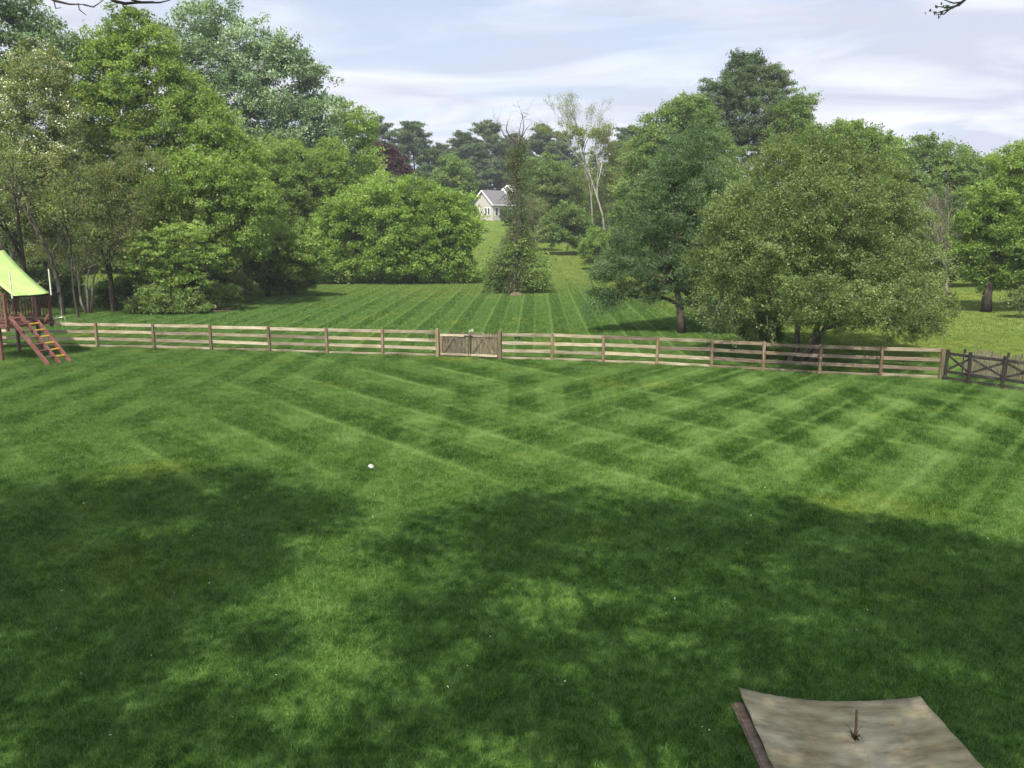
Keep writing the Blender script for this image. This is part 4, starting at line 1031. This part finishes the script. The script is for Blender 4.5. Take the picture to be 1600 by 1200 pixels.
leafy('hill_tree', 'grey green small tree with pale stems below the hill trees', 'tree', 838, 125, [(835, 335, 20, 24), (850, 350, 18, 16), (822, 348, 14, 18)], 'olive', 0.7, 30, 0.22, 0.15, BARK_TWIG, HG, twigs=160)
leafy('hill_bush', 'dark round bush beside the dirt track', 'bush', 885, 120, [(885, 348, 34, 28), (868, 362, 24, 20), (908, 366, 26, 22)], 'mid', 0.8, 46, 0.26, 0.14, BARK_DARK, stems=3, bottom=0.9)
leafy('hill_bush', 'low green bush with glossy leaves in front of the sycamores', 'bush', 940, 98, [(938, 385, 32, 28), (965, 405, 34, 26), (985, 380, 30, 34)], 'maple', 0.75, 48, 0.24, 0.12, BARK_DARK, stems=3, bottom=0.8)
leafy('hill_bush', 'small shrub hiding the house corner beside the snag', 'bush', 792, 168, [(790, 337, 10, 11), (800, 343, 9, 8)], 'dark', 0.6, 40, 0.3, 0.08, BARK_DARK, stems=2)
leafy('yellow_tree', 'yellowish spring green tree between the sycamores and the tall pine', 'tree', 978, 136, [(985, 262, 26, 36), (955, 285, 30, 40), (1000, 300, 26, 44), (950, 325, 28, 30), (920, 290, 24, 40), (945, 245, 24, 24)], 'spring', 0.95, 24, 0.24, 0.18, BARK_TWIG, twigs=120, fill=0.2)
# bare sycamores
for k, (px, Y, ytop, lean, lab) in enumerate([(930, 126, 146, (-0.10, 0), 'left bare white limbed sycamore above the hill bushes'), (948, 128, 141, (0.07, 0), 'right bare white limbed sycamore above the hill bushes')]):
    rs = np.random.RandomState(810 + k * 7); g = at(px, 360, Y); g.z = hgt(g.x, Y); top = at(px, ytop, Y).z - g.z
    root = thing('sycamore', lab, 'tree', g, group='bare sycamores')
    mb, tips = branching((0, 0, -0.3), rs, top * 0.46, 0.19, 0.36, 5, (2, 3), lean, 0.5, 0.56, 0.5)
    zmax = max(v[2] for v in mb.v); s_ = top / zmax; mb.v = [(x * s_, y * s_, z * s_) for x, y, z in mb.v]; tips = tips * s_
    mb.build('trunk', BARK_PALE, root, True)
    k_ = tips[:, 2] < top * 0.80
    leaves('crown', tips[k_], np.full(k_.sum(), 0.5), 12, 0.6, 0.2, LEAF['spring'], root, rs)
    leaves('buds', tips[~k_], np.full((~k_).sum(), 0.6), 3, 0.4, 0.13, LEAF['olive'], root, rs)

# vine hung dead spruce in the middle of the back lawn
def snag():
    rs = np.random.RandomState(55); Y = 70.5; g = gnd(806, 458); g.z = 0
    root = thing('snag', 'tall dying spruce draped in vines with a bare crooked top and green skirt', 'tree', g)
    H = at(806, 205, g.y).z
    mb = MB(); tp = curve_pts((0, 0, -0.2), (0.25, 0, H), rs, 10, 0.012)
    mb.tube(tp, [0.46, 0.40, 0.36, 0.33, 0.29, 0.25, 0.21, 0.16, 0.11, 0.06], 10)
    C, T, CV, TV = [], [], [], []
    def tpos(z): i = max(0, min(8.999, z / H * 9)); a = int(i); return np.array(tp[a]) * (1 - i + a) + np.array(tp[a + 1]) * (i - a)
    for k in range(210):
        z = rs.uniform(0.8, H * 0.96); s_ = z / H
        L_ = (0.5 + 2.3 * (1 - s_) ** 0.8) * rs.uniform(0.5, 1.25)
        if rs.uniform() < 0.1: L_ *= 1.35
        a = rs.uniform(0, 6.283); p = tpos(z)
        pts = [p + np.array([math.cos(a) * L_ * f, math.sin(a) * L_ * f, (0.10 * math.sin(3.1 * f) - 0.42 * f * f) * L_ * (0.9 if s_ < 0.7 else -0.4)]) for f in (0, .3, .65, 1)]
        mb.tube(pts, [0.035, 0.026, 0.018, 0.006], 4, False)
        for q in range(3):
            b = pts[2] + (pts[3] - pts[2]) * rs.uniform(-0.6, 0.8); e = b + rs.normal(0, 0.28, 3) + [0, 0, -0.22]; mb.tube([b, (b + e) / 2, e], [0.012, 0.009, 0.004], 3, False)
            C.append(e); T.append(0.4)
        if s_ < 0.8:
            C.append(pts[1]); T.append(0.3)
    # bare crooked limbs near the top
    for px, py, z in ((768, 212, 0.70), (818, 176, 0.92), (797, 182, 0.92), (829, 205, 0.82), (778, 190, 0.86), (812, 168, 0.94), (790, 205, 0.88), (832, 190, 0.86)):
        e = np.array(at(px, py, g.y) - g); pts = curve_pts(tpos(H * z), e, rs, 5, 0.2); mb.tube(pts, [0.06, 0.05, 0.04, 0.025, 0.01], 5)
        for q in range(9):
            b = pts[rs.randint(1, 5)]; mb.tube([b, b + rs.normal(0, 0.25, 3) + [0, 0, 0.2], b + rs.normal(0, 0.5, 3) + [0, 0, 0.4]], [0.016, 0.011, 0.004], 3, False)
    mb.build('trunk', BARK_GREY, root, True)
    leaves('dead_needles', np.array(C), np.array(T), 9, 0.34, 0.13, LEAF['brown'], root, rs, 0.9, 0, 0.4)
    for k in range(180):
        z = rs.uniform(0.5, H * 0.93) ; a = rs.uniform(0, 6.283); rr = rs.uniform(0.3, 1.05) * (1.25 - z / H * 0.6)
        CV.append(tpos(z) + [math.cos(a) * rr, math.sin(a) * rr, 0]); TV.append(0.35 + 0.1 * rs.normal())
    leaves('vine', np.array(CV), np.array(TV), 26, 0.38, 0.15, LEAF['dark'], root, rs, 1.3, 0.2, 0.7)
    lob = px_lobes(g.y, [(800, 415, 36, 34), (780, 432, 26, 24), (835, 422, 26, 28), (812, 390, 28, 24), (805, 442, 46, 16), (770, 445, 18, 12)])
    cl = clumps(lob, 0.6, rs, 0.3, 0.9); C = np.array([p for p, r, t in cl]); C = np.repeat(C, 4, 0) + rs.normal(0, 0.28, (len(C) * 4, 3)); C[:, 2] = np.maximum(C[:, 2], 0.15); T = np.repeat([t for p, r, t in cl], 4)
    leaves('skirt', C - np.array(g), T, 11, 0.28, 0.19, LEAF['mid'], root, rs)
    MB().tube([(0, -2.55, 0.0), (0, -2.6, 0.09), (0, -2.6, 0.12)], [0.55, 0.45, 0.2], 14).build('stump', plain('cut_stump', (0.095, 0.068, 0.036), 0.9), root)
snag()

# right hand trees
for px, Y, L, lf, lab in [
    (880, 190, [(870, 290, 34, 30), (910, 300, 34, 30), (840, 300, 28, 28), (890, 322, 40, 22)], 'dark', 'dark tree on the hilltop behind the leafy hill trees'),
    (955, 160, [(950, 300, 34, 34), (985, 310, 34, 34), (925, 330, 34, 26), (965, 345, 40, 24)], 'mid', 'green tree on the slope behind the bare sycamores'),
    (1030, 125, [(1000, 330, 44, 50), (1050, 330, 50, 50), (1090, 350, 45, 50), (1020, 385, 50, 34)], 'dark', 'dark tree on the slope behind the hemlock'),
    (1170, 120, [(1150, 320, 60, 60), (1220, 320, 60, 60), (1180, 390, 70, 50), (1250, 380, 60, 50)], 'mid', 'green tree behind the tall pine trunk and the apple tree'),
    (1330, 118, [(1310, 330, 60, 60), (1370, 340, 50, 60), (1320, 400, 70, 40), (1400, 400, 50, 40)], 'dark', 'dark tree behind the crown of the apple tree'),
    (1500, 115, [(1480, 330, 60, 50), (1540, 340, 60, 50), (1600, 330, 60, 60), (1510, 400, 70, 40), (1590, 405, 70, 40)], 'mid', 'green tree far behind the maple at the right edge')]:
    leafy('forest_tree', lab, 'tree', px, Y, L, lf, 1.3, 44, 0.36, 0.3, BARK_DARK, 'background trees behind the right hand trees', bottom=0.8)
RG = 'trees behind the right of the back lawn'
leafy('green_tree', 'leafy bright green tree left of the tall pine', 'tree', 1040, 94, [(1050, 205, 38, 38), (1015, 235, 36, 45), (1080, 190, 36, 40), (1090, 250, 58, 55), (1035, 290, 55, 50), (1000, 320, 40, 48), (1070, 320, 50, 50), (1010, 370, 45, 40)], 'mid', 0.95, 52, 0.25, 0.3, group=RG)
leafy('white_pine', 'tallest dark pine standing above the right trees', 'tree', 1168, 100, [(1165, 118, 32, 26), (1195, 135, 30, 26), (1135, 148, 36, 28), (1175, 165, 55, 34), (1215, 175, 26, 40), (1110, 185, 40, 28), (1190, 215, 60, 36), (1140, 225, 50, 32), (1228, 128, 7, 16), (1150, 98, 8, 15), (1182, 98, 8, 15), (1122, 138, 8, 14), (1207, 116, 8, 14), (1092, 172, 9, 12), (1168, 92, 8, 14)], 'pine', 0.8, 60, 0.27, 0.35, BARK_DARK, RG, up=0.2, aspect=0.3, rag=2.0, jit=0.24)
leafy('green_tree', 'small green tree crowding the right side of the tall pine', 'tree', 1238, 95, [(1236, 168, 24, 18), (1245, 190, 24, 28), (1232, 225, 36, 34), (1260, 160, 10, 14)], 'mid', 0.85, 48, 0.24, 0.2, group=RG)
leafy('green_tree', 'light green tree behind the right shoulder of the apple tree', 'tree', 1330, 84, [(1300, 218, 42, 28), (1335, 225, 40, 34), (1370, 255, 36, 40), (1290, 260, 50, 40), (1350, 290, 50, 45)], 'maple', 0.9, 50, 0.24, 0.24, group=RG)
leafy('green_tree', 'wide bushy green tree on the skyline right of the apple tree', 'tree', 1450, 92, [(1435, 245, 38, 28), (1400, 258, 36, 32), (1480, 252, 38, 30), (1520, 268, 32, 28), (1450, 290, 66, 42), (1530, 305, 45, 38), (1565, 275, 38, 34), (1500, 310, 50, 40), (1390, 300, 40, 45)], 'mid', 0.95, 52, 0.25, 0.26, group=RG)
leafy('dark_tree', 'dark shaded tree behind the bare grey tree', 'tree', 1440, 76, [(1420, 345, 48, 45), (1475, 350, 48, 45), (1440, 400, 60, 45), (1395, 390, 45, 50), (1500, 400, 42, 40)], 'dark', 0.85, 48, 0.23, 0.2, BARK_DARK, RG, bottom=0.8)
def bare():
    for k, (px, lab, lean) in enumerate(((1478, 'bare grey leafless tree right of the apple tree', (-0.1, 0)), (1450, 'bare grey leafless sapling left of its taller neighbour', (-0.2, 0)))):
        rs = np.random.RandomState(66 + k); Y = 63.0; g = at(px, 440, Y); g.z = 0; top = at(1460, 282 + 18 * k, Y).z
        root = thing('bare_tree', lab, 'tree', g, group='bare grey trees')
        mb, tips = branching((0, 0, -0.1), rs, top * 0.4, 0.14 - 0.03 * k, 0.5, 4, (3, 4), lean, 0.6, 0.66, 0.4)
        s_ = top / max(v[2] for v in mb.v); mb.v = [(x * s_, y * s_, z * s_) for x, y, z in mb.v]; tips = tips * s_
        mb.build('trunk', BARK_TWIG, root, True)
        leaves('crown', tips, np.full(len(tips), 0.5), 1, 0.25, 0.1, LEAF['brown'], root, rs)
bare()
leafy('right_maple', 'green maple with low forked trunk on the lit lawn at the right edge', 'tree', 1545, 54.5, [(1595, 262, 42, 40), (1558, 305, 42, 36), (1610, 335, 55, 48), (1540, 355, 44, 38), (1575, 395, 58, 38), (1630, 410, 50, 40), (1528, 420, 30, 22), (1560, 440, 36, 14), (1520, 385, 25, 25)], 'maple', 0.6, 50, 0.16, 0.26, BARK_DARK, RG)
leafy('low_bush', 'grey green low bush at the right edge below the maple', 'bush', 1600, 51, [(1598, 468, 28, 16), (1620, 460, 25, 20), (1580, 476, 16, 8)], 'apple', 0.4, 40, 0.12, 0.05, BARK_TWIG, bottom=0.9)
leafy('edge_tree', 'tall tree at the right border behind the maple', 'tree', 1640, 72, [(1650, 250, 60, 60), (1620, 300, 50, 60), (1690, 330, 80, 80), (1640, 400, 80, 60)], 'mid', 0.85, 46, 0.22, 0.25, group=RG)

# hemlock at the lawn edge
def hemlock():
    rs = np.random.RandomState(91); g = gnd(1066, 521)
    Y = g.y
    L = [(1085, 235, 40, 45), (1060, 275, 52, 45), (1105, 300, 48, 55), (1035, 325, 55, 42), (1085, 365, 62, 48), (1010, 375, 58, 36), (1050, 415, 70, 40), (985, 420, 50, 30), (1105, 430, 48, 38), (950, 432, 34, 24), (945, 458, 26, 16), (985, 452, 36, 14), (1030, 452, 45, 18), (1112, 470, 40, 26), (1085, 478, 26, 20), (1125, 498, 26, 16), (1150, 440, 40, 40)]
    root = leafy('hemlock_tree', 'dark green hemlock with a low sweeping limb beside the apple tree', 'tree', 1066, Y, L, 'hemlock', 0.5, 52, 0.12, 0.19, BARK_GREY, base=tuple(g), up=0.3, aspect=0.35, spread=0.24, twigs=160, flat=0.5)
    mb = MB(); pts = [np.array(at(x, y, Y) - g) for x, y in ((1066, 478), (1040, 466), (1008, 465), (980, 462), (955, 468), (935, 476))]
    mb.tube(pts, [0.11, 0.10, 0.085, 0.065, 0.045, 0.02], 7); mb.build('limb', BARK_DARK, root, True)
    C = []
    for k in range(150):
        i = rs.choice([2, 3, 4, 5, 5, 4]); C.append(pts[i] + rs.normal(0, 0.45, 3) * [1, .8, .5] + [0, 0, -0.12])
    leaves('spray', np.array(C), np.full(150, .5), 20, 0.26, 0.12, LEAF['hemlock'], root, rs, 1.1, 0.2, 0.35)
hemlock()

def apple():
    g = at(1247, 566, 34.9); g.z = 0
    L = [(1280, 245, 68, 46, 1), (1215, 285, 66, 54, 0), (1345, 290, 60, 54, 0), (1165, 340, 60, 52, -.5), (1400, 350, 52, 52, 0), (1275, 345, 105, 75, -1.5), (1330, 478, 62, 34, -4.2), (1265, 470, 50, 34, -4.4), (1400, 478, 50, 30, -4.0), (1130, 405, 50, 52, 0), (1432, 420, 48, 46, 0), (1200, 415, 80, 66, -2), (1345, 425, 88, 66, -2), (1145, 462, 52, 44, -1), (1265, 465, 78, 46, -2), (1400, 470, 64, 40, -1), (1175, 500, 46, 24, -1), (1425, 508, 40, 24, -1), (1340, 490, 50, 26, -1), (1458, 480, 34, 30, 0), (1250, 400, 80, 70, 3), (1350, 380, 80, 70, 3)]
    root = leafy('apple_tree', 'broad grey green apple tree with forked trunk just behind the fence', 'tree', 1247, 35.5, L, 'apple', 0.42, 50, 0.085, 0.24, BARK_GREY, base=tuple(g), stems=4, spread=0.19, twigs=420, twig_r=0.007, fill=0.25, rag=1.8, jit=0.26)
    rs = np.random.RandomState(17); mb = MB(); C = []
    for k in range(110):     # thin hanging shoots round the skirt
        px = rs.choice([rs.uniform(1100, 1230), rs.uniform(1310, 1480), rs.uniform(1230, 1310)], p=[.5, .38, .12]); py = rs.uniform(430, 500)
        p = np.array(at(px, py, 34.9 + rs.uniform(-3, 2)) - g); e = p + [rs.normal(0, 0.35), rs.normal(0, 0.3), -rs.uniform(0.5, 1.5)]; e[2] = max(e[2], 0.35)
        m_ = (p + e) / 2 + rs.normal(0, 0.1, 3); mb.tube([p, m_, e], [0.012, 0.009, 0.004], 4, False); C += [m_, e, (m_ + e) / 2]
    tr = [c for c in root.children if c.name.startswith('trunk')][0].data
    bm = bmesh.new(); bm.from_mesh(tr); vv = [bm.verts.new(v) for v in mb.v]
    for f in mb.f: bm.faces.new([vv[i] for i in f])
    bm.to_mesh(tr); bm.free()
    leaves('shoot_leaves', np.array(C), np.full(len(C), 0.5), 9, 0.15, 0.08, LEAF['apple'], root, rs)
    leafy('sapling', 'thin dark stem sapling between the hemlock and the apple tree', 'sapling', 1202, 36.5, [(1200, 500, 10, 18), (1212, 520, 12, 18)], 'dark', 0.3, 40, 0.09, 0.05, BARK_DARK, bottom=0.9)
    leafy('fern_clump', 'strappy dark green plant clump at the foot of the apple tree', 'plant', 1170, 40, [(1165, 515, 16, 14), (1178, 522, 14, 8)], 'dark', 0.25, 40, 0.22, 0.03, BARK_DARK, bottom=0.9, aspect=0.14, twigs=10)
apple()

# ------------------------------------------------------------------ shade trees beside and behind the camera
def shade():
    SG = 'shade trees round the viewpoint'
    k = 1 / math.tan(SUN_EL); ox, oy = -S.x / S.z, -S.y / S.z
    def lobe(px, py, z, rx, ry, rz):
        g = gnd(px, py); return ((g.x - ox * z, g.y - oy * z, z), (rx, ry, rz))
    left = [lobe(60, 800, 14, 3.0, 2.6, 1.8), lobe(240, 795, 14.5, 2.8, 2.4, 1.8), lobe(410, 815, 13.5, 1.9, 1.7, 1.3), lobe(330, 870, 13.5, 1.9, 1.5, 1.2), lobe(150, 890, 13.5, 2.4, 1.6, 1.3), lobe(60, 960, 13, 2.4, 1.4, 1.4), lobe(240, 1010, 12.5, 1.9, 1.1, 1.2), lobe(60, 1120, 12, 2.0, 1.2, 1.2), lobe(250, 1150, 12, 1.4, .9, 1), lobe(-200, 900, 14, 3.2, 3, 2)]
    leafy('shade_tree', 'leafy shade tree overhanging the lawn from beside the viewpoint at the left', 'tree', 0, 0, None, 'mid', 0.75, 44, 0.15, 0.35, world_lobes=left, base=(-17.0, -3.0, 0), group=SG, twigs=60, rag=0.8)
    right = [lobe(690, 850, 13, 1.1, 1.5, 1.0), lobe(810, 830, 13, 1.6, 2.0, 1.3), lobe(960, 840, 14, 2.4, 2.4, 1.6), lobe(1180, 850, 14.5, 2.7, 2.7, 1.7), lobe(1400, 895, 14, 2.6, 2.6, 1.7), lobe(1580, 935, 13.5, 2.4, 2.6, 1.6), lobe(680, 960, 12.5, 1.0, 1.2, .9), lobe(520, 1190, 11.5, .9, .6, .6), lobe(1000, 1040, 12.5, 2.0, 1.5, 1.2), lobe(760, 1060, 12, 1.2, 1.1, 1), lobe(1250, 1080, 12.5, 2.2, 1.6, 1.2), lobe(1500, 1120, 12.5, 2.2, 1.6, 1.3), lobe(1390, 1170, 12.5, 1.9, 1.1, 1.1), lobe(1750, 980, 14, 3, 3, 2), lobe(620, 1150, 11.5, .8, .8, .8), lobe(900, 1180, 11, 1.6, 1.0, 1)]
    leafy('shade_tree', 'leafy shade tree overhanging the lawn from behind the viewpoint', 'tree', 0, 0, None, 'mid', 0.75, 44, 0.15, 0.38, world_lobes=right, base=(1.5, -9.0, 0), group=SG, twigs=60, rag=0.8)
    # bare twig tips that dip into the top of the frame
    rs = np.random.RandomState(12)
    def spray(name, lab, pts, Y, subs):
        P = [at(x, y, Y) for x, y in pts]; o = P[0]
        root = thing(name, lab, 'branch', o, group='overhanging twigs'); mb = MB(); Q = [np.array(p - o) for p in P]
        mb.tube(Q, [0.022 * (1 - 0.8 * i / (len(Q) - 1)) for i in range(len(Q))], 6)
        for s_ in subs:
            q = [np.array(at(x, y, Y) - o) for x, y in s_]; mb.tube(q, [0.009, 0.007, 0.003][:len(q)] if len(q) <= 3 else [0.009] * len(q), 4)
        mb.build('twig', BARK_DARK, root, True)
        return root
    a = spray('overhanging_branch', 'thin dark drooping twig crossing the top left of the sky', [(-30, -60), (40, -25), (85, 1), (108, 6.5), (130, 7)], 9.0, [[(84, 0), (87, 13), (96, 12)], [(122, 5), (124, 15), (135, 24)], [(130, 7), (146, 11), (162, 0)]])
    b = spray('overhanging_branch', 'second thin twig curving along the top edge left of centre', [(150, -40), (176, 1), (195, 5.5), (215, 4), (250, 4), (266, 0)], 9.0, [[(190, 4), (194, 11), (200, 16)], [(205, 0), (222, 3), (240, 2)]])
    c = spray('overhanging_branch', 'small dark twig hanging at the top right of the sky', [(1560, -60), (1530, -20), (1500, 6), (1484, 14), (1466, 20)], 9.0, [[(1505, 3), (1490, 5), (1470, -2)], [(1484, 14), (1475, 22), (1463, 23)], [(1500, 8), (1480, 12), (1464, 10)]])
    for r_ in (c,):
        leaves('leaf_buds', np.array([np.array(at(x, y, 9.0)) - np.array(r_.location) for x, y in ((1466, 8), (1470, 20), (1482, 12), (1465, 21))]), np.full(4, .3), 5, 0.06, 0.06, LEAF['dark'], r_, rs)
shade()

# ------------------------------------------------------------------ thin summer haze over the whole place
def haze():
    m = bpy.data.materials.new('haze_air'); m.use_nodes = True; t = m.node_tree; t.nodes.clear()
    o = N(t, 'ShaderNodeOutputMaterial'); v = N(t, 'ShaderNodeVolumePrincipled')
    v.inputs['Density'].default_value = 0.00032; v.inputs['Color'].default_value = (0.86, 0.90, 0.96, 1)
    t.links.new(v.outputs[0], o.inputs['Volume'])
    ob = MB().box((0, 170, 19), (504, 424, 42)).build('haze', m); tag(ob, kind='stuff')
haze()
scene.cycles.volume_bounces = 0
